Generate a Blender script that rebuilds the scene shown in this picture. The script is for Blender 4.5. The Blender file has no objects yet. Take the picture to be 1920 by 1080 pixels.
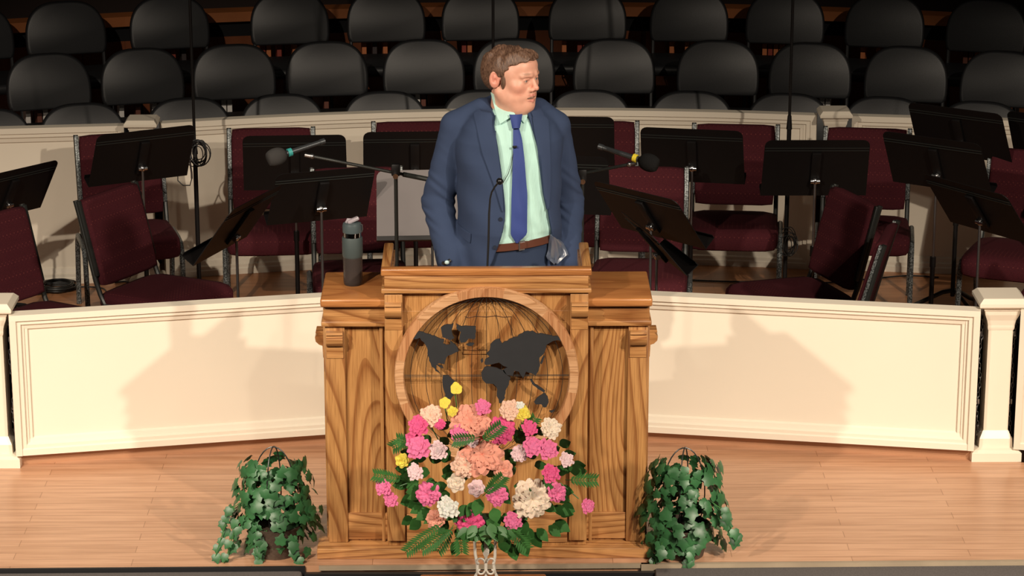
import bpy, bmesh, math, random
import numpy as np
from mathutils import Vector, Matrix, Euler
random.seed(7)
S = bpy.context.scene
COL = S.collection
R = math.radians

# ------------------------------------------------------------------ camera
FPX, PITCH, YAW = 5200.0, R(16.5), R(0.552)
CAM = Vector((0.0, -9.3, 3.76))
cam_d = bpy.data.cameras.new('camera')
cam_d.sensor_width = 36.0
cam_d.lens = FPX / 1920.0 * 36.0
cam_d.clip_end = 200
cam = bpy.data.objects.new('camera', cam_d)
COL.objects.link(cam)
cam.location = CAM
cam.rotation_euler = (math.pi / 2 - PITCH, 0, -YAW)
S.camera = cam
CAM_M = cam.rotation_euler.to_matrix()

# ------------------------------------------------------------------ world, lights, exposure
S.view_settings.view_transform = 'Standard'
S.view_settings.look = 'None'
S.view_settings.gamma = 1.0
S.view_settings.use_curve_mapping = False
S.view_settings.exposure = 0.0
w = bpy.data.worlds.new('dark_hall')
S.world = w
w.use_nodes = True
w.node_tree.nodes['Background'].inputs[0].default_value = (1.0, 0.86, 0.72, 1)
w.node_tree.nodes['Background'].inputs[1].default_value = 0.035

def spot(loc, target, power, size, angle, blend, color):
    l = bpy.data.lights.new('stage_spotlight', 'SPOT')
    l.energy = power; l.shadow_soft_size = size; l.spot_size = R(angle); l.spot_blend = blend; l.color = color
    o = bpy.data.objects.new('stage_spotlight', l)
    COL.objects.link(o)
    o.location = loc
    o.rotation_euler = (Vector(target) - Vector(loc)).to_track_quat('-Z', 'Y').to_euler()
    return o
WARM = (1.0, 0.86, 0.70)
spot((6.6, -8.6, 6.6), (0.25, 0.2, 0.35), 3450, 0.16, 23, 0.55, WARM)
spot((-6.6, -8.8, 6.6), (-0.25, 0.2, 0.35), 3250, 0.16, 23, 0.55, WARM)
spot((2.6, -9.6, 6.8), (0.0, 0.1, 0.5), 650, 0.16, 20, 0.8, WARM)
spot((-4.2, -8.4, 6.8), (-2.6, 0.5, 0.1), 1500, 0.16, 24, 0.8, WARM)
spot((4.6, -8.4, 6.8), (2.6, 0.5, 0.1), 1700, 0.16, 24, 0.8, WARM)
spot((-3.4, -7.4, 7.0), (-2.0, 2.5, -0.36), 2700, 0.07, 31, 0.42, WARM)
spot((4.6, -7.0, 6.9), (2.0, 2.5, -0.36), 2200, 0.07, 31, 0.42, WARM)

# ------------------------------------------------------------------ helpers: view geometry
def ray(px, py):
    return CAM_M @ Vector(((px - 960) / FPX, -(py - 540) / FPX, -1.0))
def at_z(px, py, z):
    r = ray(px, py); return CAM + r * ((z - CAM.z) / r.z)
def at_y(px, py, y):
    r = ray(px, py); return CAM + r * ((y - CAM.y) / r.y)

# ------------------------------------------------------------------ helpers: objects
def prop(o, label=None, cat=None, group=None, kind=None):
    if label: o['label'] = label
    if cat: o['category'] = cat
    if group: o['group'] = group
    if kind: o['kind'] = kind
    return o
def thing(name, label, cat, loc=(0, 0, 0), rz=0.0, group=None):
    o = bpy.data.objects.new(name, None)
    o.empty_display_size = 0.1
    COL.objects.link(o); o.location = loc; o.rotation_euler = (0, 0, rz)
    return prop(o, label, cat, group)
def kids(o):
    return [c for c in bpy.data.objects if c.parent == o]
_KID = {}
def copy_tree(o, parent=None):
    c = o.copy(); COL.objects.link(c)
    c.parent = parent
    _KID.setdefault(c.name, [])
    for ch in _KID.get(o.name, []):
        d = copy_tree(ch, c); _KID[c.name].append(d)
    return c

class MB:
    def __init__(self):
        self.bm = bmesh.new()
        self.slots = []
    def _m(self, loc, rot):
        return Matrix.Translation(Vector(loc)) @ (Euler(rot).to_matrix().to_4x4() if not isinstance(rot, Matrix) else rot.to_4x4())
    def box(self, c, s, rot=(0, 0, 0), bev=0.0, seg=2):
        m = self._m(c, rot) @ Matrix.Diagonal((s[0], s[1], s[2], 1))
        r = bmesh.ops.create_cube(self.bm, size=1.0, matrix=m)
        if bev > 0:
            vs = set(r['verts'])
            es = [e for e in self.bm.edges if e.verts[0] in vs and e.verts[1] in vs]
            bmesh.ops.bevel(self.bm, geom=es, offset=bev, segments=seg, affect='EDGES', profile=0.5)
        return self
    def rings(self, rings, cap=True, closed=True):
        bm = self.bm; allv = []
        for rg in rings: allv.append([bm.verts.new(p) for p in rg])
        n = len(rings[0])
        for a, b in zip(allv[:-1], allv[1:]):
            for i in range(n if closed else n - 1):
                j = (i + 1) % n
                try: bm.faces.new((a[i], a[j], b[j], b[i]))
                except ValueError: pass
        if cap and closed:
            try:
                bm.faces.new(list(reversed(allv[0]))); bm.faces.new(allv[-1])
            except ValueError: pass
        return self
    def tube(self, pts, r, seg=8, cap=True, flat=None):
        pts = [Vector(p) for p in pts]
        n = len(pts); rr = r if isinstance(r, (list, tuple)) else [r] * n
        t0 = (pts[1] - pts[0]).normalized()
        up = Vector((0, 0, 1)) if abs(t0.z) < 0.9 else Vector((1, 0, 0))
        nrm = (up - t0 * up.dot(t0)).normalized()
        out = []
        for i in range(n):
            if i == 0: t = pts[1] - pts[0]
            elif i == n - 1: t = pts[-1] - pts[-2]
            else: t = (pts[i + 1] - pts[i]).normalized() + (pts[i] - pts[i - 1]).normalized()
            if t.length < 1e-9: t = t0
            t.normalize()
            nrm = nrm - t * nrm.dot(t)
            nrm = nrm.normalized() if nrm.length > 1e-6 else Vector((1, 0, 0))
            bn = t.cross(nrm)
            rad = rr[i]
            fa, fb = (1, 1) if flat is None else flat
            out.append([pts[i] + nrm * (rad * fa * math.cos(2 * math.pi * k / seg + math.pi / seg)) + bn * (rad * fb * math.sin(2 * math.pi * k / seg + math.pi / seg)) for k in range(seg)])
        return self.rings(out, cap)
    def cyl(self, a, b, r, r2=None, seg=16):
        return self.tube([a, b], [r, r if r2 is None else r2], seg)
    def ell(self, c, r, rot=(0, 0, 0), seg=16, rings=10):
        m = self._m(c, rot) @ Matrix.Diagonal((r[0], r[1], r[2], 1))
        bmesh.ops.create_uvsphere(self.bm, u_segments=seg, v_segments=rings, radius=1.0, matrix=m)
        return self
    def lathe(self, prof, c=(0, 0, 0), seg=24, rot=(0, 0, 0)):
        m = self._m(c, rot)
        rg = [[m @ Vector((max(r, 1e-4) * math.cos(2 * math.pi * k / seg), max(r, 1e-4) * math.sin(2 * math.pi * k / seg), z)) for k in range(seg)] for r, z in prof]
        return self.rings(rg)
    def prism(self, poly, y0, y1, m=None):
        """polygon in (x, z), extruded along y"""
        m = m or Matrix.Identity(4)
        a = [m @ Vector((p[0], y0, p[1])) for p in poly]
        b = [m @ Vector((p[0], y1, p[1])) for p in poly]
        bm = self.bm
        va = [bm.verts.new(p) for p in a]; vb = [bm.verts.new(p) for p in b]
        n = len(poly)
        bm.faces.new(va); bm.faces.new(list(reversed(vb)))
        for i in range(n):
            j = (i + 1) % n
            bm.faces.new((va[j], va[i], vb[i], vb[j]))
        return self
    def sweep(self, path, prof, cap=True):
        """closed profile (n, z) swept along plan path of (x, y); n is towards the left-hand normal's opposite (camera side)"""
        path = [Vector((p[0], p[1])) for p in path]
        rg = []
        for i, p in enumerate(path):
            if i == 0: t = path[1] - path[0]
            elif i == len(path) - 1: t = path[-1] - path[-2]
            else: t = (path[i + 1] - path[i]).normalized() + (path[i] - path[i - 1]).normalized()
            t.normalize(); nn = Vector((t.y, -t.x))
            rg.append([Vector((p.x + nn.x * a, p.y + nn.y * a, z)) for a, z in prof])
        return self.rings(rg, cap)
    def grid(self, rows):
        bm = self.bm
        vs = [[bm.verts.new(p) for p in row] for row in rows]
        for a, b in zip(vs[:-1], vs[1:]):
            for i in range(len(a) - 1):
                bm.faces.new((a[i], a[i + 1], b[i + 1], b[i]))
        return self
    def sheet(self, rows, thick):
        """grid with thickness: thick is added as an offset along the mean normal"""
        top = [[Vector(p) for p in r] for r in rows]
        nr, nc = len(top), len(top[0])
        def nrm(i, j):
            a = top[min(i + 1, nr - 1)][j] - top[max(i - 1, 0)][j]
            b = top[i][min(j + 1, nc - 1)] - top[i][max(j - 1, 0)]
            v = a.cross(b)
            return v.normalized() if v.length > 1e-12 else Vector((0, -1, 0))
        bot = [[top[i][j] + nrm(i, j) * thick for j in range(nc)] for i in range(nr)]
        bm = self.bm
        T = [[bm.verts.new(p) for p in r] for r in top]; B = [[bm.verts.new(p) for p in r] for r in bot]
        for i in range(nr - 1):
            for j in range(nc - 1):
                bm.faces.new((T[i][j], T[i][j + 1], T[i + 1][j + 1], T[i + 1][j]))
                bm.faces.new((B[i][j + 1], B[i][j], B[i + 1][j], B[i + 1][j + 1]))
        for i in range(nr - 1):
            bm.faces.new((T[i + 1][0], B[i + 1][0], B[i][0], T[i][0])); bm.faces.new((T[i][-1], B[i][-1], B[i + 1][-1], T[i + 1][-1]))
        for j in range(nc - 1):
            bm.faces.new((T[0][j], B[0][j], B[0][j + 1], T[0][j + 1])); bm.faces.new((T[-1][j + 1], B[-1][j + 1], B[-1][j], T[-1][j]))
        return self
    def build(self, name, mat, parent=None, smooth=True, sharp=35, bevel=0.0, subsurf=0):
        bm = self.bm
        bmesh.ops.recalc_face_normals(bm, faces=bm.faces)
        me = bpy.data.meshes.new(name); bm.to_mesh(me); bm.free()
        return mesh_obj(name, me, mat, parent, smooth, sharp, bevel, subsurf)
def mesh_obj(name, me, mat, parent=None, smooth=True, sharp=35, bevel=0.0, subsurf=0):
    if smooth:
        me.shade_smooth()
        try: me.set_sharp_from_angle(angle=R(sharp))
        except Exception: pass
    for mm in (mat if isinstance(mat, (list, tuple)) else [mat]): me.materials.append(mm)
    o = bpy.data.objects.new(name, me); COL.objects.link(o)
    if parent is not None:
        o.parent = parent
        _KID.setdefault(parent.name, []).append(o)
    if bevel > 0:
        b = o.modifiers.new('bevel', 'BEVEL'); b.width = bevel; b.segments = 2; b.limit_method = 'ANGLE'; b.angle_limit = R(40)
    if subsurf:
        s = o.modifiers.new('subsurf', 'SUBSURF'); s.levels = subsurf; s.render_levels = subsurf
    return o
def struct(o): o['kind'] = 'structure'; return o

# ------------------------------------------------------------------ materials
def new_mat(name):
    m = bpy.data.materials.new(name); m.use_nodes = True
    nt = m.node_tree; b = nt.nodes['Principled BSDF']
    return m, nt, b
def mat(name, col, rough=0.5, metal=0.0, spec=0.5, var=0.0, vscale=20, bump=0.0, bscale=200, sheen=0.0, coat=0.0, trans=0.0, alpha=1.0):
    m, nt, b = new_mat(name)
    N, L = nt.nodes, nt.links
    b.inputs['Base Color'].default_value = (*col, 1)
    b.inputs['Roughness'].default_value = rough
    b.inputs['Metallic'].default_value = metal
    b.inputs['Specular IOR Level'].default_value = spec
    b.inputs['Sheen Weight'].default_value = sheen
    b.inputs['Coat Weight'].default_value = coat
    b.inputs['Transmission Weight'].default_value = trans
    b.inputs['Alpha'].default_value = alpha
    tc = N.new('ShaderNodeTexCoord')
    if True:
        n = N.new('ShaderNodeTexNoise'); n.inputs['Scale'].default_value = vscale; n.inputs['Detail'].default_value = 4
        L.new(tc.outputs['Object'], n.inputs['Vector'])
        mr = N.new('ShaderNodeMapRange'); mr.inputs[3].default_value = 1 - max(var, 0.03); mr.inputs[4].default_value = 1 + max(var, 0.03)
        L.new(n.outputs['Fac'], mr.inputs[0])
        mx = N.new('ShaderNodeMix'); mx.data_type = 'RGBA'; mx.blend_type = 'MULTIPLY'; mx.inputs[0].default_value = 1
        mx.inputs[6].default_value = (*col, 1); L.new(mr.outputs[0], mx.inputs[7]); L.new(mx.outputs[2], b.inputs['Base Color'])
    if bump > 0:
        n2 = N.new('ShaderNodeTexNoise'); n2.inputs['Scale'].default_value = bscale; n2.inputs['Detail'].default_value = 3
        L.new(tc.outputs['Object'], n2.inputs['Vector'])
        bp = N.new('ShaderNodeBump'); bp.inputs['Strength'].default_value = bump; bp.inputs['Distance'].default_value = 0.002
        L.new(n2.outputs['Fac'], bp.inputs['Height']); L.new(bp.outputs[0], b.inputs['Normal'])
    return m
def ramp(N, stops):
    r = N.new('ShaderNodeValToRGB')
    e = r.color_ramp.elements
    e[0].position = stops[0][0]; e[0].color = (*stops[0][1], 1)
    e[1].position = stops[-1][0]; e[1].color = (*stops[-1][1], 1)
    for p, c in stops[1:-1]:
        x = e.new(p); x.color = (*c, 1)
    return r
def oak(name, light, dark, axis='z', freq=9.0, rough=0.38, seed=0.0, scale=3.2):
    """oak with contour-line cathedral grain running along axis"""
    m, nt, b = new_mat(name); N, L = nt.nodes, nt.links
    tc = N.new('ShaderNodeTexCoord')
    oi = N.new('ShaderNodeObjectInfo')
    mp = N.new('ShaderNodeMapping'); mp.inputs['Location'].default_value = (seed, seed * .7, seed * 1.3)
    sc = {'z': (1, 1, .16), 'x': (.16, 1, 1), 'y': (1, .16, 1)}[axis]
    mp.inputs['Scale'].default_value = sc
    L.new(tc.outputs['Object'], mp.inputs['Vector'])
    n = N.new('ShaderNodeTexNoise'); n.inputs['Scale'].default_value = scale; n.inputs['Detail'].default_value = 1.6; n.inputs['Roughness'].default_value = .35
    L.new(mp.outputs[0], n.inputs['Vector'])
    mu = N.new('ShaderNodeMath'); mu.operation = 'MULTIPLY'; mu.inputs[1].default_value = freq * 4
    L.new(n.outputs['Fac'], mu.inputs[0])
    fr = N.new('ShaderNodeMath'); fr.operation = 'FRACT'; L.new(mu.outputs[0], fr.inputs[0])
    r = ramp(N, [(0.0, tuple(a * .3 + c * .7 for a, c in zip(light, dark))), (0.10, dark), (0.26, tuple(a * .55 + c * .45 for a, c in zip(light, dark))), (0.6, light), (1.0, tuple(a * .8 + c * .2 for a, c in zip(light, dark)))])
    L.new(fr.outputs[0], r.inputs[0])
    mp2 = N.new('ShaderNodeMapping'); mp2.inputs['Scale'].default_value = tuple(1.0 if s == 1 else .03 for s in sc)
    L.new(tc.outputs['Object'], mp2.inputs['Vector'])
    n2 = N.new('ShaderNodeTexNoise'); n2.inputs['Scale'].default_value = 260; n2.inputs['Detail'].default_value = 2
    L.new(mp2.outputs[0], n2.inputs['Vector'])
    r2 = ramp(N, [(0.35, (.62, .55, .48)), (0.55, (1, 1, 1))])
    L.new(n2.outputs['Fac'], r2.inputs[0])
    mx = N.new('ShaderNodeMix'); mx.data_type = 'RGBA'; mx.blend_type = 'MULTIPLY'; mx.inputs[0].default_value = .75
    L.new(r.outputs[0], mx.inputs[6]); L.new(r2.outputs[0], mx.inputs[7]); L.new(mx.outputs[2], b.inputs['Base Color'])
    b.inputs['Roughness'].default_value = rough
    b.inputs['Coat Weight'].default_value = .25; b.inputs['Coat Roughness'].default_value = .3
    bp = N.new('ShaderNodeBump'); bp.inputs['Strength'].default_value = .12; bp.inputs['Distance'].default_value = .001
    L.new(n2.outputs['Fac'], bp.inputs['Height']); L.new(bp.outputs[0], b.inputs['Normal'])
    return m
OL, OD = (.50, .255, .088), (.26, .100, .028)
M = {}
M['oak_v'] = oak('oak_vertical', OL, OD, 'z')
M['oak_v2'] = oak('oak_vertical_panel', OL, OD, 'z', seed=3.3, freq=8, scale=2.4)
M['oak_h'] = oak('oak_horizontal', (.53, .265, .095), OD, 'x', freq=6)
M['oak_top'] = oak('oak_top', (.50, .21, .066), (.36, .135, .04), 'x', freq=4, rough=.3)
M['ring'] = oak('maple_ring', (.66, .38, .20), (.50, .26, .12), 'x', freq=4, scale=5)
M['ring2'] = oak('cherry_ring', (.56, .28, .13), (.42, .18, .075), 'z', freq=4, scale=5)
M['table'] = oak('cherry_table', (.40, .14, .05), (.2, .06, .02), 'x', freq=5, rough=.3)

def planks(name, c1, c2, mortar, width=.86, row=.062, off=(0, 0), gloss=.32):
    m, nt, b = new_mat(name); N, L = nt.nodes, nt.links
    tc = N.new('ShaderNodeTexCoord')
    mp = N.new('ShaderNodeMapping'); mp.inputs['Location'].default_value = (off[0], off[1], 0)
    L.new(tc.outputs['Object'], mp.inputs['Vector'])
    br = N.new('ShaderNodeTexBrick'); br.inputs['Scale'].default_value = 1; br.inputs['Brick Width'].default_value = width
    br.inputs['Row Height'].default_value = row; br.inputs['Mortar Size'].default_value = .0012; br.inputs['Mortar Smooth'].default_value = .2
    br.inputs['Color1'].default_value = (*c1, 1); br.inputs['Color2'].default_value = (*c2, 1); br.inputs['Mortar'].default_value = (*mortar, 1)
    br.inputs['Bias'].default_value = -.1
    L.new(mp.outputs[0], br.inputs['Vector'])
    mp2 = N.new('ShaderNodeMapping'); mp2.inputs['Scale'].default_value = (1.2, 22, 1)
    L.new(tc.outputs['Object'], mp2.inputs['Vector'])
    n = N.new('ShaderNodeTexNoise'); n.inputs['Scale'].default_value = 2.2; n.inputs['Detail'].default_value = 5; n.inputs['Roughness'].default_value = .6
    L.new(mp2.outputs[0], n.inputs['Vector'])
    r = ramp(N, [(.3, (.70, .62, .55)), (.55, (1, 1, 1)), (.8, (1.12, 1.16, 1.2))])
    L.new(n.outputs['Fac'], r.inputs[0])
    mx = N.new('ShaderNodeMix'); mx.data_type = 'RGBA'; mx.blend_type = 'MULTIPLY'; mx.inputs[0].default_value = .85
    L.new(br.outputs['Color'], mx.inputs[6]); L.new(r.outputs[0], mx.inputs[7]); L.new(mx.outputs[2], b.inputs['Base Color'])
    b.inputs['Roughness'].default_value = gloss
    b.inputs['Specular IOR Level'].default_value = .45
    return m
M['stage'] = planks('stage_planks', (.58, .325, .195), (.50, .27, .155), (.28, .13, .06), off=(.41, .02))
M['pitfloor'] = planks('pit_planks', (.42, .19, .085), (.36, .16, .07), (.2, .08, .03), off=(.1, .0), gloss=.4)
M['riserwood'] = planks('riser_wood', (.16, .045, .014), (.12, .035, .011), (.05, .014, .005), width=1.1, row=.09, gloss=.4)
M['cream'] = mat('cream_paint', (.80, .725, .60), .42, var=.02, vscale=3, bump=.05, bscale=60)
M['creamtrim'] = mat('cream_trim_paint', (.78, .70, .575), .35, var=.02, vscale=5)
M['carpet'] = mat('grey_carpet', (.155, .14, .135), .95, var=.35, vscale=180, bump=.8, bscale=500, spec=.1)
M['black'] = mat('black_paint', (.012, .012, .013), .45)
M['blackmatte'] = mat('black_matte', (.008, .008, .009), .85, spec=.2)
M['stand'] = mat('black_stand_enamel', (.006, .005, .005), .5, var=.1, spec=.25)
M['standgrey'] = mat('grey_stand_enamel', (.10, .085, .085), .5, var=.05)
M['chrome'] = mat('chrome', (.75, .75, .76), .18, 1.0)
M['steel'] = mat('dull_steel', (.35, .35, .36), .35, 1.0)
def vein():
    m, nt, b = new_mat('silver_vein_enamel'); N, L = nt.nodes, nt.links
    tc = N.new('ShaderNodeTexCoord')
    v = N.new('ShaderNodeTexNoise'); v.inputs['Scale'].default_value = 160; v.inputs['Detail'].default_value = 2
    L.new(tc.outputs['Object'], v.inputs['Vector'])
    r = ramp(N, [(.40, (.03, .034, .034)), (.62, (.22, .24, .24))]); L.new(v.outputs['Fac'], r.inputs[0])
    L.new(r.outputs[0], b.inputs['Base Color']); b.inputs['Roughness'].default_value = .38; b.inputs['Metallic'].default_value = .35
    return m
M['vein'] = vein()
M['darkframe'] = mat('dark_frame', (.028, .03, .028), .35, .3)
def burgundy():
    m, nt, b = new_mat('burgundy_upholstery'); N, L = nt.nodes, nt.links
    tc = N.new('ShaderNodeTexCoord')
    mp = N.new('ShaderNodeMapping'); mp.inputs['Rotation'].default_value = (0, R(45), 0)
    L.new(tc.outputs['Object'], mp.inputs['Vector'])
    v = N.new('ShaderNodeTexVoronoi'); v.inputs['Scale'].default_value = 62; v.inputs['Randomness'].default_value = .05
    L.new(mp.outputs[0], v.inputs['Vector'])
    r = ramp(N, [(0, (.17, .045, .04)), (.12, (.13, .03, .028)), (.22, (.060, .0115, .016)), (1, (.056, .0105, .0145))]); L.new(v.outputs['Distance'], r.inputs[0])
    n = N.new('ShaderNodeTexNoise'); n.inputs['Scale'].default_value = 260; L.new(tc.outputs['Object'], n.inputs['Vector'])
    r2 = ramp(N, [(.3, (.7, .7, .75)), (.7, (1.2, 1.15, 1.1))]); L.new(n.outputs['Fac'], r2.inputs[0])
    mx = N.new('ShaderNodeMix'); mx.data_type = 'RGBA'; mx.blend_type = 'MULTIPLY'; mx.inputs[0].default_value = .8
    L.new(r.outputs[0], mx.inputs[6]); L.new(r2.outputs[0], mx.inputs[7]); L.new(mx.outputs[2], b.inputs['Base Color'])
    b.inputs['Roughness'].default_value = .9; b.inputs['Specular IOR Level'].default_value = .12
    bp = N.new('ShaderNodeBump'); bp.inputs['Strength'].default_value = .3; bp.inputs['Distance'].default_value = .001
    L.new(n.outputs['Fac'], bp.inputs['Height']); L.new(bp.outputs[0], b.inputs['Normal'])
    return m
M['burg'] = burgundy()
M['vinyl'] = mat('charcoal_vinyl', (.0115, .012, .0135), .45, var=.06, vscale=6, spec=.5, bump=.15, bscale=300)
M['foam'] = mat('grey_foam', (.045, .043, .042), .95, bump=.8, bscale=700, spec=.1)
M['foamblack'] = mat('black_foam', (.012, .012, .012), .95, bump=.8, bscale=700, spec=.1)
M['teal'] = mat('teal_tape', (.03, .28, .27), .5)
M['yellow'] = mat('yellow_tape', (.75, .60, .04), .5)
M['cable'] = mat('black_cable', (.010, .010, .010), .5)

# ================================================================== SETTING
PIT = -0.36
STAGE_EDGE = -0.078
ER = .0115
# plan of the front rail: (px, py of panel bottom) at z .05
def fr(px, py): p = at_z(px, py, .05); return (p.x, p.y)
FL, FC, FR_ = fr(30, 851), fr(912, 789), fr(1826, 841)
mb = MB()
# stage floor: polygon from edge to rail line
poly = [(-4.6, STAGE_EDGE - 4.6 * ER), (4.6, STAGE_EDGE + 4.6 * ER), (4.6, .25), (FR_[0], FR_[1] + .03), (FC[0], FC[1] + .03), (FL[0], FL[1] + .03), (-4.6, .25)]
bm = mb.bm
va = [bm.verts.new((x, y, 0)) for x, y in poly]; vb = [bm.verts.new((x, y, -.45)) for x, y in poly]
bm.faces.new(va); bm.faces.new(list(reversed(vb)))
for i in range(len(poly)):
    j = (i + 1) % len(poly); bm.faces.new((va[i], vb[i], vb[j], va[j]))
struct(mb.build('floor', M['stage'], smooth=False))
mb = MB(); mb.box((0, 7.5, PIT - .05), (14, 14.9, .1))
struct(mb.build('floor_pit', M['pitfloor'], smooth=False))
# edge nosing strip + dark reveal below
mb = MB(); mb.box((2.6, STAGE_EDGE - .008 + 2.6 * ER, -.012), (4.1, .018, .024), rot=(0, 0, ER)); mb.box((0, STAGE_EDGE - .006, -.008), (1.2, .012, .016), rot=(0, 0, ER))
struct(mb.build('trim_1', mat('edge_nosing', (.34, .27, .19), .5, var=.3, vscale=8), smooth=False))
mb = MB(); mb.box((-2.7, STAGE_EDGE - .006 - 2.7 * ER, -.165), (4.1, .008, .33), rot=(0, 0, ER)); struct(mb.build('trim_2', M['black'], smooth=False))
mb = MB(); mb.box((0, STAGE_EDGE - .03, -.36), (1.30, .02, .68))
for x in (-.55, -.42, -.2, .26, .42, .53): mb.ell((x, STAGE_EDGE - .041, -.045), (.005, .003, .005), seg=8, rings=6)
struct(mb.build('wall_stage_front', M['black'], smooth=True))
# carpeted step left and right in front
for x0, x1 in ((-4.6, -.655), (.60, 4.6)):
    mb = MB(); mb.box(((x0 + x1) / 2, STAGE_EDGE - .328 + (x0 + x1) / 2 * ER, -.175), (x1 - x0, .62, .33), rot=(0, 0, ER), bev=.012)
    struct(mb.build('floor_step', M['carpet'], smooth=True))
mb = MB(); mb.box((0, -3.0, -.66), (9.4, 5.7, .1)); struct(mb.build('floor_hall', M['carpet'], smooth=False))

# ------------------------------------------------------------------ railings
def stepped(path, zb, zt, th, w):
    """panel board with stepped moulding top and bottom, as closed profile"""
    return [(-.02, zb), (.030, zb), (.030, zb + .35 * w), (.024, zb + .42 * w), (.024, zb + .6 * w), (.014, zb + .68 * w), (.010, zb + .92 * w), (0, zb + w),
            (0, zt - w), (.010, zt - .92 * w), (.014, zt - .68 * w), (.024, zt - .6 * w), (.024, zt - .42 * w), (.034, zt - .35 * w), (.034, zt), (-.03, zt), (-.03, zt - .03), (-.02, zt - .05)]
def rail(path, zb, zt, w, label, group, ends=(True, True)):
    t = thing('railing', label, 'railing', (path[0][0], path[0][1], 0), 0, group)
    ox, oy = path[0]
    P = [(x - ox, y - oy) for x, y in path]
    MB().sweep(P, stepped(P, zb, zt, .05, w)).build('panel', M['cream'], t, smooth=True, sharp=25)
    for k, on in ((0, ends[0]), (-1, ends[1])):
        if not on: continue
        a = Vector(P[k]); b = Vector(P[1] if k == 0 else P[-2]); d = (b - a).normalized(); n = Vector((d.y, -d.x)) * (1 if k == 0 else -1)
        m = MB()
        ang = math.atan2(d.y, d.x)
        for (s0, s1, dep) in ((0, .35, .0335), (.35, .62, .0245), (.62, .8, .0145), (.8, 1, .0095)):
            c = a + d * (w * (s0 + s1) / 2) + n * (dep / 2 - .01)
            zz = w * .99 * s0
            m.box((c.x, c.y, (zb + zt) / 2), (w * (s1 - s0) + .001, dep + .02, zt - zb - 2 * zz - .001), rot=(0, 0, ang))
        m.build('frame_stile', M['creamtrim'], t, smooth=False)
    return t
def arc(p0, p1, sag, n=20):
    out = []
    for i in range(n + 1):
        t = i / n
        out.append((p0[0] * (1 - t) + p1[0] * t, p0[1] * (1 - t) + p1[1] * t + sag * 4 * t * (1 - t)))
    return out
ZT = .625
rail([FL, FC], .05, ZT, .068, 'long cream panelled railing left of the pulpit, in front of the burgundy chairs', None)
rail([FC, FR_], .05, ZT, .068, 'long cream panelled railing right of the pulpit, running to the right post', None, (False, True))
PR = at_z(1865, 860, 0.0); PL = at_z(-6, 872, 0.0)
rail([(PR.x + .075, PR.y + .0), (PR.x + 1.3, PR.y - .35)], .05, ZT, .068, 'cream railing section at the right edge, beyond the right post', None)
rail([(PL.x - 1.3, PL.y - .35), (PL.x - .1, PL.y + .0)], .05, ZT, .068, 'cream railing section at the left edge of the photo, beyond the left post', None)
def post(loc, zb, h, label, rz=0, k=1.0):
    t = thing('rail_post', label, 'post', (loc[0], loc[1], zb), rz)
    m = MB()
    def fr4(r, z):
        r *= k
        return [(-r, -r, z), (r, -r, z), (r, r, z), (-r, r, z)]
    m.rings([fr4(.080, h - .040), fr4(.092, h - .034), fr4(.094, h - .030), fr4(.094, h - .018), fr4(.078, h - .001), fr4(.076, h)])
    m.build('cap', M['creamtrim'], t, smooth=False)
    m = MB()
    m.rings([fr4(.048, .09), fr4(.048, h - .115)])
    m.build('shaft', M['creamtrim'], t, smooth=False)
    m = MB(); m.rings([fr4(.050, h - .135), fr4(.052, h - .125), fr4(.052, h - .115), fr4(.056, h - .095), fr4(.066, h - .07), fr4(.068, h - .055), fr4(.072, h - .05), fr4(.074, h - .039)])
    m.build('capital', M['creamtrim'], t, smooth=False)
    m = MB(); m.rings([fr4(.098, 0), fr4(.098, .035), fr4(.085, .045), fr4(.066, .05), fr4(.064, .085), fr4(.05, .115)])
    m.build('base', M['creamtrim'], t, smooth=False)
    return t
post((PR.x, PR.y + .06), 0, .665, 'cream front railing post with square cap, at the right')
post((PL.x, PL.y + .06), 0, .665, 'cream front railing post cut by the left edge of the photo')
# wooden kick plate under the front rail
m = MB()
m.sweep([(FL[0], FL[1] + .012), (FC[0], FC[1] + .012), (FR_[0], FR_[1] + .012)], [(0, 0), (0, .05), (-.02, .05), (-.02, 0)])
struct(m.build('baseboard_front', mat('baseboard_wood', (.42, .22, .12), .4, var=.15, vscale=5), smooth=False))
v = at_z(213, 842, .02)
t = thing('floor_vent', 'small black vent grille at the foot of the left railing', 'vent', (v.x, v.y - .008, 0), math.atan2(FC[1] - FL[1], FC[0] - FL[0]))
MB().box((0, 0, .024), (.14, .012, .030), bev=.003).build('frame', M['black'], t)
m = MB()
for i in range(6): m.box((0, -.007, .013 + i * .0045), (.12, .003, .0018))
m.build('louvre', M['darkframe'], t)
# gap fillers: black bracket and hanging chain beside posts
def chain(x, y, label, z0=.57, z1=.07):
    t = thing('chain', label, 'chain', (x, y, 0))
    m = MB(); n = 26
    for i in range(n):
        z = z0 + (z1 - z0) * i / (n - 1)
        w = .004 * math.sin(i * .6)
        a = R(90) * (i % 2)
        pts = [Vector((w + .0045 * math.cos(q) * math.cos(a), .0045 * math.cos(q) * math.sin(a), z + .012 * math.sin(q))) for q in [2 * math.pi * k / 8 for k in range(9)]]
        m.tube(pts, .0013, 5, cap=False)
    m.build('links', M['steel'], t)
    m = MB(); m.box((0, .01, .22), (.012, .012, .02)); m.box((0, .01, .5), (.012, .012, .02)); m.build('bracket', M['steel'], t)
chain(PR.x - .068, PR.y + .05, 'steel chain hanging in the gap left of the right railing post')
chain(PR.x + .062, PR.y + .05, 'steel chain hanging in the gap right of the right railing post')
chain(PL.x + .068, PL.y + .05, 'steel chain hanging in the gap beside the left railing post')
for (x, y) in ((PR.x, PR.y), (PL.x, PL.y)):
    m = MB(); m.box((x, y + .17, .27), (.26, .02, .54)); struct(m.build('trim_post_backing', M['blackmatte'], smooth=False))

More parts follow.
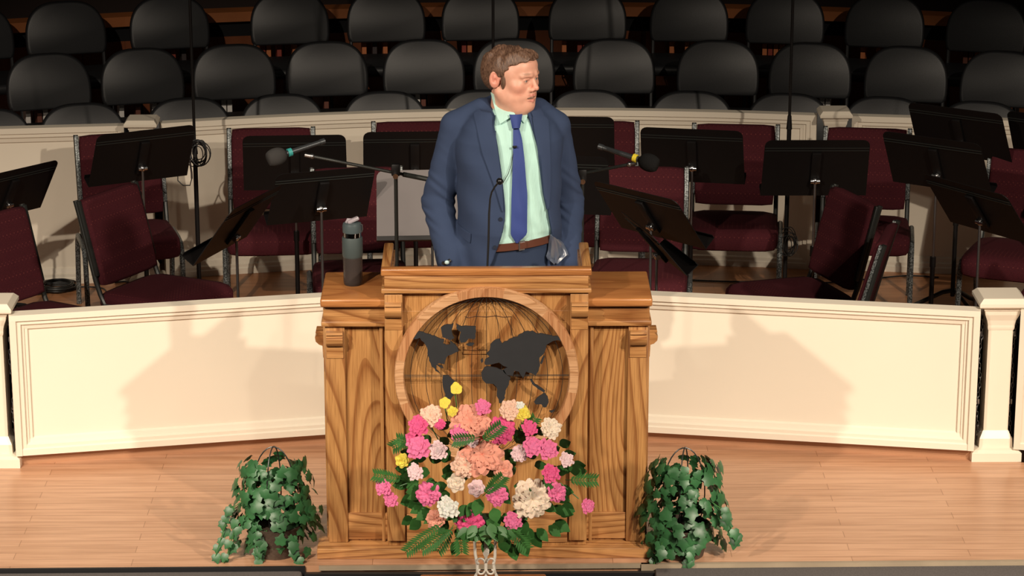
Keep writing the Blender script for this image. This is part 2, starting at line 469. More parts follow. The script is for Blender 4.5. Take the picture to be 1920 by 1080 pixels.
# rear rail of the pit
def rr(px, py): p = at_z(px, py, .485); return (p.x, p.y)
ZR = .485
BL1, BR1 = rr(300, 229), rr(1532, 214)
BL0, BR2 = rr(232, 233), rr(1598, 215)
midp = rr(916, 205)
sag = midp[1] - (BL1[1] + BR1[1]) / 2
rail(arc(BL1, BR1, sag), PIT, ZR, .085, 'long curved cream railing at the back of the pit, below the choir chairs', None)
def ext(p, q, L):
    d = Vector((q[0] - p[0], q[1] - p[1])).normalized() * L; return (p[0] + d.x, p[1] + d.y)
e0 = rr(-150, 243); e1 = rr(2050, 228)
rail([e0, BL0], PIT, ZR, .085, 'short cream railing at the back left, beyond the rear left post', None)
rail([BR2, e1], PIT, ZR, .085, 'short cream railing at the back right, behind the music stands', None)
for (px, py, lab) in ((265, 222, 'cream rear railing post with square cap, at the left behind a music stand'), (1566, 205, 'cream rear railing post with square cap, at the right behind the chairs')):
    p = at_z(px, py, ZR + .045)
    post((p.x, p.y + .02), PIT, ZR + .045 - PIT, lab, k=.9)
# ------------------------------------------------------------------ choir risers and back of the hall
YR = midp[1]
def circ(xc, yc, rad, x0, x1, n=24):
    return [(x0 + (x1 - x0) * i / n, yc + math.sqrt(rad ** 2 - (x0 + (x1 - x0) * i / n - xc) ** 2)) for i in range(n + 1)]
CX, RAD = .25, 9.6
ROWY = [YR + .68, YR + 1.42, YR + 2.24]       # back-top y of the chairs at centre, per row
ROWZ = [PIT, PIT + .14, PIT + .285]
def row_y(k, x): return ROWY[k] - RAD + math.sqrt(RAD ** 2 - (x - CX) ** 2)
for k in (1, 2):
    pth = [(x, row_y(k, x) - .47) for x in np.linspace(-4.2, 4.2, 25)]
    m = MB(); m.sweep(pth, [(0, PIT), (0, ROWZ[k] - .015), (.012, ROWZ[k] - .012), (.012, ROWZ[k]), (-2.6, ROWZ[k]), (-2.6, PIT)])
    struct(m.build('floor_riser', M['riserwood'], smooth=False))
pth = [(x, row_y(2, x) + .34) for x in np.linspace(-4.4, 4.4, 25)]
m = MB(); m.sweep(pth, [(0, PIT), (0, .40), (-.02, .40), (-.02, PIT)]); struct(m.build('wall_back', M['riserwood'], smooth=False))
m = MB(); m.sweep(pth, [(.05, .50), (.05, .56), (-.05, .57), (-.05, .50)]); struct(m.build('trim_back_ledge', mat('ledge_wood', (.30, .10, .03), .4, var=.3, vscale=4), smooth=False))
m = MB(); m.sweep(pth, [(-.005, .40), (-.005, .50), (-.02, .50), (-.02, .40)]); struct(m.build('trim_back_gap', M['blackmatte'], smooth=False))
pth = [(x, row_y(2, x) + .75) for x in np.linspace(-5, 5, 25)]
m = MB(); m.sweep(pth, [(0, PIT), (0, 4.5), (-.1, 4.5), (-.1, PIT)]); struct(m.build('wall_back_upper', mat('dark_back_wall', (.02, .009, .006), .8), smooth=False))

# ------------------------------------------------------------------ choir chairs and hymnals
def choir_proto():
    t = thing('choir_chair', 'x', 'chair', (0, 0, 0), 0, 'charcoal choir chairs on the risers')
    # origin below the top of the backrest, front = -y
    W2, HB = .238, .335
    def outline(s, n=36):
        pts = []
        for i in range(n):
            a = math.pi * i / (n - 1)
            c, s_ = math.cos(a), math.sin(a)
            x = W2 * (1 - .06 * s_ ** 2) * math.copysign(abs(c) ** .60, c); z = .215 * (s_ ** .78)
            pts.append((x * s, .09 * s + z * s))
        pts += [(-W2 * .995 * s, .05 * s), (-W2 * .975 * s, .02), (-W2 * .93 * s, 0), (W2 * .93 * s, .0), (W2 * .975 * s, .02), (W2 * .995 * s, .05 * s)]
        return pts
    m = MB(); rgs = []
    for (s, yy) in ((.93, -.026), (.975, -.022), (1.0, -.010), (1.0, .008), (.97, .018), (.90, .020)):
        rg = []
        for (x, z) in outline(s):
            lean = .18 * z
            bow = .035 * (1 - (x / W2) ** 2)
            rg.append((x, yy + lean + bow - .10, .500 + z + (1 - s) * .17))
        rgs.append(rg)
    m.rings(rgs); m.build('backrest', M['vinyl'], t, sharp=60)
    m = MB(); m.box((0, -.30, .400), (.485, .42, .065), bev=.028, seg=4); m.build('seat', M['vinyl'], t, sharp=60)
    for sx in (-1, 1):
        m = MB(); m.tube([(sx * .215, -.10, .54), (sx * .215, -.13, .38), (sx * .215, -.30, .36), (sx * .215, -.46, .0)], .011, 8); m.build('leg', M['black'], t)
        m = MB(); m.tube([(sx * .205, -.18, .37), (sx * .205, .02, .0)], .011, 8); m.build('leg', M['black'], t)
    m = MB()
    for z, y in ((.27, .0), (.27, .13), (.34, .13)): m.tube([(-.2, y, z), (.2, y, z)], .005, 6)
    for x in (-.2, -.1, .1, .2): m.tube([(x, -.06, .36), (x, .0, .27), (x, .13, .27), (x, .13, .34)], .004, 6)
    m.build('book_rack', M['black'], t)
    return t
cproto = choir_proto()
row_px = [[-28, 150, 350, 527, 720, 905, 1105, 1297, 1480, 1662, 1842],
          [85, 262, 435, 610, 793, 963, 1152, 1348, 1522, 1703, 1885],
          [-58, 117, 313, 540, 722, 900, 1102, 1294, 1475, 1663, 1855]]
row_nm = ['front', 'middle', 'back']
first = True
book_mats = [mat('hymnal_%s' % n, c, .6) for n, c in (('red', (.22, .03, .015)), ('orange', (.42, .13, .04)), ('brown', (.12, .035, .02)), ('white', (.65, .62, .58)), ('black', (.03, .02, .02)))]
book_mesh = []
for bmtl in book_mats:
    m = MB()
    m.box((0, 0, .1), (.028, .12, .2), bev=.003)
    me = bpy.data.meshes.new('hymnal'); m.bm.to_mesh(me); m.bm.free(); me.materials.append(bmtl); book_mesh.append(me)
bcols = ['dark red', 'orange', 'brown', 'white', 'black']
ordn = ['leftmost', 'second from the left', 'third from the left', 'fourth from the left', 'fifth from the left', 'middle, sixth from either end', 'fifth from the right', 'fourth from the right', 'third from the right', 'second from the right', 'rightmost']
rb = random.Random(3)
for k in range(3):
    ztop = ROWZ[k] + .455 + .35
    for i, px in enumerate(row_px[k]):
        # find x where the arc row shows at this column
        x = (px - 912) / 330.0
        for _ in range(6):
            y = row_y(k, x)
            p = Vector((x, y, ztop)) - CAM; q = CAM_M.transposed() @ p
            u = 960 + FPX * q.x / -q.z
            x += (px - u) / 330.0
        c = cproto if first else copy_tree(cproto)
        first = False
        c.location = (x, row_y(k, x), ROWZ[k])
        rz = math.asin((x - CX) / RAD)
        c.rotation_euler = (0, 0, -rz)
        c['label'] = 'charcoal choir chair with rounded backrest in the %s choir row, %s' % (row_nm[k], ordn[i])
        c['group'] = 'charcoal choir chairs on the risers'
        # hymnals standing in the rack under the seat
        if k in (1, 2):
            nb = rb.choice([2, 3, 3, 4, 5]); xx = -.16 + rb.random() * .08
            mt = Matrix.Translation(Vector(c.location)) @ Matrix.Rotation(-rz, 4, 'Z')
            for b in range(nb):
                ci = rb.choice([3, 3, 4, 2] if k == 1 else [0, 1, 1, 2, 4, 0])
                o = bpy.data.objects.new('hymnal', book_mesh[ci]); COL.objects.link(o)
                o.location = mt @ Vector((xx, .065, .276)); o.rotation_euler = (0, 0, -rz)
                prop(o, '%s hymnal, %s, under the %s %s-row choir chair' % (bcols[ci], ['first in its rack', 'second in its rack', 'third in its rack', 'fourth in its rack', 'last in its rack'][b], ordn[i].split(',')[0], row_nm[k]), 'book', 'hymnals in the choir chair racks')
                xx += .034 + rb.choice([0, 0, .03, .06])
                if xx > .16: break

# ================================================================== BURGUNDY STACKING CHAIRS
def pad(m, w, h, t, top_bow=.0, n=9):
    """soft rectangular cushion in xz (w x h), thickness t in y"""
    pass
def church_proto():
    t = thing('stacking_chair', 'x', 'chair', (0, 0, 0), 0, 'burgundy stacking chairs in the orchestra pit')
    # seat: loft of rounded rectangles from back to front with waterfall front edge. front = -y
    m = MB(); rgs = []
    N = 28
    def rr_(w, h, cz, y, e=5.0):
        out = []
        for i in range(N):
            a = 2 * math.pi * i / N
            c, s = math.cos(a), math.sin(a)
            f = (abs(c) ** e + abs(s) ** e) ** (-1 / e)
            out.append((w / 2 * c * f, y, cz + h / 2 * s * f))
        return out
    for (y, w, h, cz) in ((.02, .36, .04, .405), (.01, .40, .07, .405), (-.04, .44, .085, .408), (-.15, .455, .088, .408), (-.28, .46, .09, .41), (-.37, .46, .095, .41), (-.42, .455, .10, .402), (-.445, .44, .085, .392), (-.455, .41, .05, .385)):
        rgs.append(rr_(w, h, cz, y, 6))
    m.rings(rgs); m.build('seat', M['burg'], t, sharp=70)
    # backrest: slightly leaning slab
    m = MB(); rgs = []
    def xz(w, h, y, e=26.0):
        out = []
        for i in range(36):
            a = 2 * math.pi * i / 36 + math.pi / 36
            c, s = math.cos(a), math.sin(a)
            f = (abs(c) ** e + abs(s) ** e) ** (-1 / e)
            x, z = w / 2 * c * f, h / 2 * s * f
            out.append((x, y + (z) * .27 + .052, z + .675))
        return out
    for (dy, w, h) in ((-.030, .37, .36), (-.028, .395, .383), (-.020, .405, .394), (0, .408, .398), (.014, .405, .394), (.020, .39, .375)):
        rgs.append(xz(w, h, dy))
    m.rings(rgs); m.build('backrest', M['burg'], t, sharp=70)
    for sx in (-1, 1):
        X = sx * .215
        m = MB()
        m.tube([(X, .118, .875), (X, .096, .80), (X, .018, .50), (X, -.005, .44), (X, -.03, .395), (X, -.08, .375), (X, -.30, .37)], .0125, 8, flat=(1, 1)); m.build('back_frame', M['darkframe'], t)
        m = MB(); m.box((sx * .213, .056, .70), (.022, .018, .36), rot=(math.atan(-.27), 0, 0), bev=.004); m.build('side_trim', M['vein'], t)
        X2 = sx * .24
        m = MB(); m.tube([(X2, -.40, .0), (X2, -.375, .30), (X2, -.365, .36), (X2, -.33, .395), (X2, -.22, .40)], .0135, 8); m.build('leg', M['vein'], t)
        m = MB(); m.tube([(X2, .07, .0), (X2, .01, .30), (X2, -.01, .36), (X2, -.05, .395), (X2, -.22, .40)], .0135, 8); m.build('leg', M['vein'], t)
    m = MB(); m.tube([(-.24, -.36, .355), (.24, -.36, .355)], .010, 8); m.tube([(-.24, -.02, .355), (.24, -.02, .355)], .010, 8); m.build('seat_frame', M['darkframe'], t)
    return t
chp = church_proto()
CH_TOP = PIT + .875
def chair(px, py, a, label, dz=0, first=[True]):
    """px, py: centre of the backrest top in the photo; a: turn from facing the hall"""
    p = at_z(px, py, CH_TOP)
    c = chp if first[0] else copy_tree(chp)
    first[0] = False
    rz = R(a)
    off = Matrix.Rotation(rz, 3, 'Z') @ Vector((0, .10, 0))
    c.location = (p.x - off.x, p.y - off.y, PIT); c.rotation_euler = (0, 0, rz)
    c['label'] = label
    return c
def dark_sides(c):
    for k in _KID[c.name]:
        if k.name.startswith('side_trim'):
            k.data = k.data.copy(); k.data.materials[0] = M['darkframe']
chair(222, 250, 14, 'burgundy chair behind the music stand at the back left, beside the rear left post')
c_ = chair(202, 358, 59, 'burgundy chair turned right with its whole seat visible, front left')
e_ = chair(-18, 402, 54, 'burgundy chair cut by the left edge of the photo, behind the left post')
chair(508, 240, 4, 'burgundy chair in the back row behind the grey foam microphone')
chair(668, 314, 5, 'burgundy chair in the front row directly behind the water bottle')
chair(778, 228, 2, 'burgundy chair in the back row, partly hidden by the man at his left shoulder')
chair(1117, 227, -2, 'burgundy chair in the back row, just right of the man')
chair(1205, 312, -5, 'burgundy chair in the front row behind the black foam microphone')
chair(1380, 233, -6, 'burgundy chair in the back row between two music stands, seat in full view')
chair(1627, 240, -8, 'burgundy chair in the back row in front of the rear right post')
d_c = chair(1602, 366, -69, 'burgundy chair turned left with its seat along the railing, front right')
chair(1664, 436, -106, 'burgundy chair seen edge on, just behind the left-turned front right chair')
chair(1938, 282, -22, 'burgundy chair near the right edge behind the lowest music stand')
chair(2075, 345, -30, 'burgundy chair whose seat corner enters at the right edge of the photo')

for q_ in (c_, d_c, e_): dark_sides(q_)

# ================================================================== MUSIC STANDS
def stand_proto(desk_mat, name='music_stand'):
    """origin at the desk pivot; the desk's reading face looks to +y; children in local space. z of floor passed later"""
    pass
def stand(px, py, Y, yaw, tilt, label, desk='stand', w=.50, h=.325, facing=1, knob=True):
    p = at_y(px, py, Y)
    t = thing('music_stand', label, 'music stand', (p.x, p.y, PIT), R(yaw), 'black music stands in the orchestra pit')
    H = p.z - PIT
    # desk in local frame: tilt leans top towards -y (camera) when facing=1
    rt = Matrix.Translation((0, 0, H)) @ Matrix.Rotation(R(tilt) * facing, 4, 'X')
    r = .035; pts = []
    for (cx, cz, a0) in ((w / 2 - r, h / 2 - r, 0), (-w / 2 + r, h / 2 - r, 90)):
        for k in range(5):
            a = R(a0 + 22.5 * k); pts.append((cx + r * math.cos(a), cz + r * math.sin(a)))
    pts += [(-w / 2 - .004, -h / 2), (w / 2 + .004, -h / 2)]
    m = MB(); m.prism(pts, -.0015, .0015, rt)
    # stiffening creases on the back face
    for sx in (-.5, .5): pass
    m.box((0, 0, 0), (w - .01, .003, .004), rot=rt.to_3x3()) if False else None
    m.build('desk', M[desk], t, smooth=False)
    sg = 1 if facing == 1 else -1
    m = MB()
    for zz in (h / 2 - .045, h / 2 - .060):
        c = rt @ Vector((0, -.003 * sg, zz)); m.box(c, (w - .004, .0035, .0035), rot=rt.to_3x3())
    m.build('crease', M['darkframe'], t, smooth=False)
    m = MB(); c = rt @ Vector((0, .032 * sg, -h / 2 + .002)); m.box(c, (w + .008, .065, .003), rot=rt.to_3x3())
    c = rt @ Vector((0, .065 * sg, -h / 2 + .011)); m.box(c, (w + .008, .003, .02), rot=rt.to_3x3())
    m.build('shelf', M['stand'], t, smooth=False)
    m = MB(); c = rt @ Vector((0, -.010 * sg, -.005)); m.box(c, (.045, .016, .20), rot=rt.to_3x3(), bev=.004); m.build('brace', M['stand'], t)
    m = MB(); a = rt @ Vector((-.022, -.026 * sg, -.06)); b = rt @ Vector((.022, -.026 * sg, -.06)); m.cyl(a, b, .011)
    m.ell(rt @ Vector((0, -.026 * sg, -.06)), (.016, .012, .016)); m.build('tilt_knob', M['chrome' if knob else 'stand'], t)
    base = rt @ Vector((0, -.026 * sg, -.06))
    m = MB(); m.cyl((base.x, base.y, .42), base, .0065, seg=10); m.build('inner_shaft', M['steel'], t)
    m = MB(); m.cyl((base.x, base.y, .10), (base.x, base.y, .50 if H > .75 else .42), .0115, seg=12); m.cyl((base.x, base.y, .47 if H > .75 else .40), (base.x, base.y, .52 if H > .75 else .45), .0145, seg=12); m.build('outer_shaft', M['stand'], t)
    for k in range(3):
        a = R(90 + 120 * k); c_, s_ = math.cos(a), math.sin(a)
        m = MB(); m.tube([(base.x, base.y, .13), (base.x + .05 * c_, base.y + .05 * s_, .12), (base.x + .22 * c_, base.y + .22 * s_, .035), (base.x + .29 * c_, base.y + .29 * s_, .008)], .009, 8, flat=(1.3, .8)); m.build('leg', M['stand'], t)
    return t
stand(18, 362, 3.9, 48, 32, 'music stand cut by the left edge of the photo, its desk tilted steeply')
stand(267, 292, 3.75, 27, 28, 'music stand before the rear left post, its desk nearly flat to the viewer')
stand(553, 305, 3.85, 3, 22, 'music stand behind the grey foam microphone')
stand(603, 367, 2.75, 19, 32, 'music stand with chrome knob whose desk stands above and left of the water bottle', w=.46)
stand(448, 420, 2.3, 68, 36, 'music stand with chrome knob, its desk seen edge on left of the water bottle')
stand(778, 298, 3.85, 2, 22, 'music stand hidden half behind the man, left of his jacket')
stand(810, 385, 2.9, 3, 20, 'grey-faced music stand turned to the hall just left of the man', desk='standgrey', facing=-1)
stand(1055, 270, 3.85, -3, 22, 'music stand just right of the man, the higher of the two there')
stand(1060, 347, 2.9, -8, 22, 'music stand just right of the man, the lower of the two there', w=.40)
stand(1298, 292, 3.85, -11, 24, 'music stand with a slightly turned desk before the back-row chair right of centre')
stand(1529, 315, 3.55, 0, 22, 'music stand squarely facing away with a wide flat desk, below the rear right post')
stand(1216, 402, 2.5, -46, 38, 'steeply turned music stand above the right pulpit wing')
stand(1224, 455, 2.15, -74, 40, 'music stand seen edge on just above the railing, right of the pulpit', w=.42, h=.25)
stand(1799, 249, 4.1, -33, 30, 'highest music stand at the upper right, in front of the rear railing')
stand(1756, 306, 3.35, -33, 30, 'music stand right of the square one, its tall shaft reaching the front railing')
stand(1834, 392, 2.5, -53, 38, 'lowest music stand at the right, above the front right post')
stand(1985, 265, 4.0, -33, 30, 'music stand whose corner just enters the right edge of the photo')

# ================================================================== TALL CHOIR MICROPHONE POLES
def pole(px, py_floor, Y, label, z_joint, coil=None):
    p = at_y(px, 300, Y)
    t = thing('microphone_pole', label, 'microphone stand', (p.x, Y, PIT), 0)
    m = MB(); m.lathe([(.0, 0), (.15, 0), (.15, .012), (.13, .022), (.03, .03), (.02, .05), (.0, .05)]); m.build('base', M['stand'], t)
    m = MB(); m.cyl((0, 0, .04), (0, 0, z_joint), .0115, seg=12); m.cyl((0, 0, z_joint - .02), (0, 0, z_joint + .05), .015, .010, seg=12); m.build('lower_pole', M['stand'], t)
    m = MB(); m.cyl((0, 0, z_joint), (0, 0, 2.7), .0075, seg=12); m.build('upper_pole', M['stand'], t)
    m = MB(); m.tube([(0, 0, 2.7), (0, -.01, 2.75), (0, .05, 2.78), (0, .16, 2.76)], .008, 8); m.tube([(0, .16, 2.76), (0, .26, 2.74)], .012, 10); m.build('microphone', M['black'], t)
    return t, p
def coil(px, py, Y, rx, rz, label, n=9, name='coiled_cable', seed=1):
    p = at_y(px, py, Y); rg = random.Random(seed)
    t = thing(name, label, 'cable', (p.x, p.y, p.z), 0)
    m = MB()
    for k in range(n):
        ax, az = rx * (.35 + .65 * rg.random()), rz * (.62 + .38 * rg.random()); ox, oz = (rg.random() - .5) * rx * .9, (rg.random() - .5) * rz * .4
        ph = rg.random() * 6; yy = -.012 - k * .004
        pts = [(ox + ax * math.cos(2 * math.pi * i / 26), yy + .006 * math.sin(2 * math.pi * i / 13 + ph), oz + az * math.sin(2 * math.pi * i / 26)) for i in range(27)]
        m.tube(pts, .0026, 6, cap=False)
    m.build('loops', M['cable'], t)
    return t
pole(366, 515, 4.3, 'tall black choir microphone pole at the left with coiled cable', .62 - PIT * 0 + .2)
pole(1478, 520, 4.35, 'tall black choir microphone pole at the right, rising past the choir chairs', .93)
pole(925, 500, 4.5, 'tall thin black microphone pole rising behind the head of the man', .9)
t = coil(374, 285, 4.26, .056, .066, 'black cable coiled on the tall left microphone pole', 11, seed=2)
m = MB(); m.tube([(-.04, -.02, .02), (-.045, -.03, -.05), (-.04, -.03, -.10), (-.04, -.03, -.13)], .005, 8); m.build('plug', M['steel'], t)
m = MB(); m.tube([(-.04, -.03, -.13), (-.05, -.03, -.165), (-.085, -.03, -.165), (-.11, -.03, -.14), (-.11, -.02, -.09), (-.08, -.02, -.02)], .003, 6); m.build('tail', M['cable'], t)
coil(1476, 455, 4.28, .042, .078, 'black cable coiled low on the tall right microphone pole', 8, seed=5)
# cables on the pit floor
def floor_cable(pts, label, name='floor_cable', r=.004):
    P = [at_z(x, y, PIT + r + .001) for x, y in pts]
    o = P[0].copy()
    out = []
    for i in range(len(P) - 1):
        p0, p1, p2, p3 = P[max(i - 1, 0)], P[i], P[i + 1], P[min(i + 2, len(P) - 1)]
        for k in range(5):
            u = k / 5; out.append(.5 * ((2 * p1) + (p2 - p0) * u + (2 * p0 - 5 * p1 + 4 * p2 - p3) * u * u + (3 * p1 - p0 - 3 * p2 + p3) * u ** 3) - o)
    out.append(P[-1] - o)
    m = MB(); m.tube(out, r, 7); ob = m.build(name, M['cable']); ob.location = o
    return prop(ob, label, 'cable')
floor_cable([(62, 523), (72, 522), (75, 540), (70, 552), (100, 545), (150, 538), (190, 540), (200, 548)], 'black cable trailing over the pit floor at the far left')
floor_cable([(215, 530), (235, 528), (250, 535), (225, 545), (200, 550)], 'short black cable loop on the pit floor behind the front left chair')
floor_cable([(1295, 525), (1340, 527), (1400, 528), (1470, 524), (1540, 530), (1620, 524), (1700, 517), (1760, 520)], 'thin black cable across the pit floor behind the right railing')
t = thing('cable_pile', 'pile of coiled black cable on the pit floor, far left', 'cable', at_z(108, 543, PIT), 0)
m = MB(); rg = random.Random(4)
for k in range(9):
    a, b = .07 + .04 * rg.random(), .05 + .05 * rg.random()
    pts = [(a * math.cos(2 * math.pi * i / 24) + .02 * rg.random() * 0, b * math.sin(2 * math.pi * i / 24), .006 + k * .0035) for i in range(25)]
    m.tube(pts, .004, 6, cap=False)
m.build('loops', M['cable'], t)

# ================================================================== BOOM MICROPHONES
def boom(px_s, py_clutch, Y, tip, tail, label, foam, tape, tapew, cap_end):
    """stand at column px_s, clutch at py_clutch; boom from tail to tip pixel (Yt for each)"""
    c = at_y(px_s, py_clutch, Y)
    t = thing('boom_microphone_stand', label, 'microphone stand', (c.x, Y, PIT))
    L = lambda p: Vector((p.x - c.x, p.y - Y, p.z - PIT))
    C = L(c)
    m = MB(); m.cyl((0, 0, .12), (0, 0, C.z * .62), .012, seg=12); m.build('lower_pole', M['stand'], t)
    m = MB(); m.cyl((0, 0, C.z * .6), (0, 0, C.z), .008, seg=12); m.cyl((0, 0, C.z * .6 - .01), (0, 0, C.z * .6 + .03), .015, seg=12); m.build('upper_pole', M['darkframe'], t)
    m = MB(); m.box((C.x, C.y, C.z), (.035, .03, .05), bev=.006); m.build('clutch', M['stand'], t)
    m = MB(); m.cyl((C.x, -.012, C.z - .02), (C.x, -.035, C.z - .02), .011, seg=12); m.build('clutch_knob', M['chrome'], t)
    for k in range(3):
        a = R(30 + 120 * k); m = MB(); m.tube([(0, 0, .16), (.26 * math.cos(a), .26 * math.sin(a), .012)], .009, 8); m.build('leg', M['stand'], t)
    a = L(at_y(tail[0], tail[1], tail[2])); b = L(at_y(tip[0], tip[1], tip[2]))
    m = MB(); m.cyl(a, b, .0065, seg=10); m.cyl(a, a.lerp(b, .25), .010, seg=10); m.build('boom_arm', M['darkframe'], t)
    m = MB(); m.cyl(b, b + (b - a).normalized() * .03, .009, seg=10); m.ell(b, (.011, .011, .011)); m.build('swivel', M['steel'], t)
    return t, b, c
M['micbody'] = mat('microphone_grey', (.055, .06, .065), .35, .5)
def mic(pt_tail, pt_head, Y0, Y1, label, foam, tape, tape_at=.72, body='micbody'):
    a = at_y(pt_tail[0], pt_tail[1], Y0); b = at_y(pt_head[0], pt_head[1], Y1)
    t = thing('microphone', label, 'microphone', a); d = b - a; L = d.length; dn = d.normalized()
    m = MB(); m.cyl((0, 0, 0), dn * (L * .8), .0095, .0115, seg=14); m.cyl(dn * -.02, (0, 0, 0), .012, seg=12); m.build('handle', M[body], t)
    m = MB(); m.cyl(dn * (L * tape_at - .008), dn * (L * tape_at + .008), .0165, seg=16); m.build('tape_band', M[tape], t)
    q = dn.to_track_quat('Z', 'Y').to_matrix().to_4x4(); q.translation = d
    m = MB(); rg = []
    for i in range(11):
        u = i / 10; z = -.036 + u * .078; rad = .036 * math.sqrt(max(0, 1 - ((u - .56) / .58) ** 2)) ** .8
        rg.append([q @ Vector((max(rad, .002) * math.cos(2 * math.pi * k / 20), max(rad, .002) * math.sin(2 * math.pi * k / 20), z)) for k in range(20)])
    m.rings(rg); m.build('foam_windscreen', M[foam], t, sharp=80)
    return t
boom(742, 318, 1.45, (585, 293, 1.45), (812, 338, 1.5), 'black boom stand left of the man reaching out to the left', 0, 0, 0, 0)
mic((600, 267), (521, 293), 1.44, 1.36, 'microphone with grey foam windscreen and teal band, on the left boom', 'foam', 'teal')
boom(1092, 328, 1.45, (1180, 308, 1.4), (1060, 332, 1.5), 'black boom stand right of the man reaching out to the right', 0, 0, 0, 0)
mic((1131, 277), (1214, 304), 1.44, 1.36, 'microphone with black foam windscreen and yellow band, on the right boom', 'foamblack', 'yellow', .72)

# ================================================================== PULPIT
def zp(py, y=-.02): return at_y(912, py, y).z
pul = thing('pulpit', 'large oak pulpit with two side wings and a round world map medallion', 'pulpit', (0, 0, 0))
Z_RT, Z_R1, Z_F1, Z_F2 = zp(503), zp(517), zp(540), zp(549)
# plinth
m = MB(); m.box((0, .185, .02), (1.22, .43, .04), bev=.004); m.build('plinth', M['oak_h'], pul)
# wing cabinets
ZW = .965
zw1, zw2, zw3 = zp(572, .03), zp(598, .05), zp(606, .05)
for sx in (-1, 1):
    m = MB(); m.box((sx * .4575, .20, (zw3 + .04) / 2), (.225, .30, zw3 - .04), bev=.003); w_ = m.build('wing_cabinet', M['oak_v'], pul, smooth=False)
    m = MB(); m.box((sx * .372, .044, (zw3 + .04) / 2 - .002), (.012, .014, zw3 - .045), bev=.002); m.build('inner_stile', M['oak_v2'], pul)
    m = MB(); m.box((sx * .572, .20, (zw3 + .04) / 2), (.012, .26, zw3 - .045), bev=.003); m.build('outer_stile', M['oak_v2'], pul)
    m = MB()
    m.box((sx * .535, .042, (zw3 + .04) / 2 - .002), (.070, .022, zw3 - .045), bev=.004)          # pilaster
    m.build('pilaster', M['oak_v2'], pul)
    m = MB(); m.box((sx * .4575, .045, .10), (.212, .012, .10), bev=.002); m.build('base_panel', M['oak_h'], pul)
    m = MB(); m.box((sx * .4575, .187, (zw1 + zw2) / 2), (.233, .322, zw1 - zw2), bev=.002); m.build('frieze', M['oak_h'], pul)
    m = MB(); m.box((sx * .4575, .183, (zw2 + zw3) / 2), (.248, .335, zw2 - zw3 + .004), bev=.005); m.build('moulding', M['oak_h'], pul)
    m = MB(); m.box((sx * .4575, .175, ZW - (ZW - zw1) / 2), (.250, .350, ZW - zw1), bev=.008, seg=3); m.build('wing_top', M['oak_top'], pul)
    # scrolled corbel on the wing pilaster, front and outer side
    def corbel(c, rot, s=1.0):
        m = MB(); mt = Matrix.Translation(c) @ Matrix.Rotation(rot, 4, 'Z')
        prof = [(0, 0), (-.030, 0), (-.032, -.008), (-.022, -.012), (-.034, -.025), (-.032, -.040), (-.020, -.052), (-.008, -.056), (-.006, -.10), (0, -.104)]
        rg = []
        for x in (-.029 * s, .029 * s): rg.append([mt @ Vector((x, y, z)) for y, z in prof])
        m.rings(rg); m.build('corbel', M['oak_h'], pul, sharp=50)
    corbel(Vector((sx * .535, .032, zp(621, .02))), 0)
    corbel(Vector((sx * .578, .17, zp(618, .15))), R(90) * sx, 1.0)
    corbel(Vector((sx * .326, -.018, zp(566))), 0)
# centre cabinet
m = MB(); m.box((0, .18, (Z_F2 - .03) / 2), (.71, .36, Z_F2 - .11), bev=.003); m.box((0, .01, Z_F2 - .045), (.709, .019, .09)); m.build('centre_cabinet', M['oak_v2'], pul, smooth=False)
for sx in (-1, 1):
    m = MB(); m.box((sx * .325, -.010, (Z_F2 + .04) / 2 + .01), (.064, .020, Z_F2 - .07), bev=.004); m.build('pilaster', M['oak_v'], pul)
m = MB(); m.box((0, -.004, .11), (.575, .012, .11), bev=.002); m.build('base_panel', M['oak_h'], pul)
m = MB(); m.box((0, -.010, (Z_F1 + Z_F2) / 2), (.735, .04, Z_F1 - Z_F2), bev=.005)
for sx in (-1, 1): m.box((sx * .349, .16, (Z_F1 + Z_F2) / 2), (.035, .32, Z_F1 - Z_F2), bev=.005)
m.build('moulding', M['oak_h'], pul)
m = MB(); m.box((0, -.012, (Z_R1 + Z_F1) / 2), (.712, .03, Z_R1 - Z_F1), bev=.002)
for sx in (-1, 1): m.box((sx * .342, .15, (Z_R1 + Z_F1) / 2), (.028, .34, Z_R1 - Z_F1), bev=.002)
m.build('frieze', M['oak_h'], pul)
m = MB(); m.box((0, -.008, (Z_RT + Z_R1) / 2), (.735, .04, Z_RT - Z_R1), bev=.006, seg=3); m.build('front_rim', M['oak_top'], pul)
for sx in (-1, 1):
    m = MB(); m.box((sx * .350, .165, (Z_RT + Z_R1) / 2), (.034, .31, Z_RT - Z_R1 - .001), bev=.005); m.build('side_arm', oak('oak_arm%d' % sx, OL, OD, 'y', freq=6), pul)
m = MB(); m.box((0, .155, Z_F2 - .055), (.655, .27, .015), rot=(R(-6), 0, 0)); m.build('reading_desk', M['blackmatte'], pul, smooth=False)
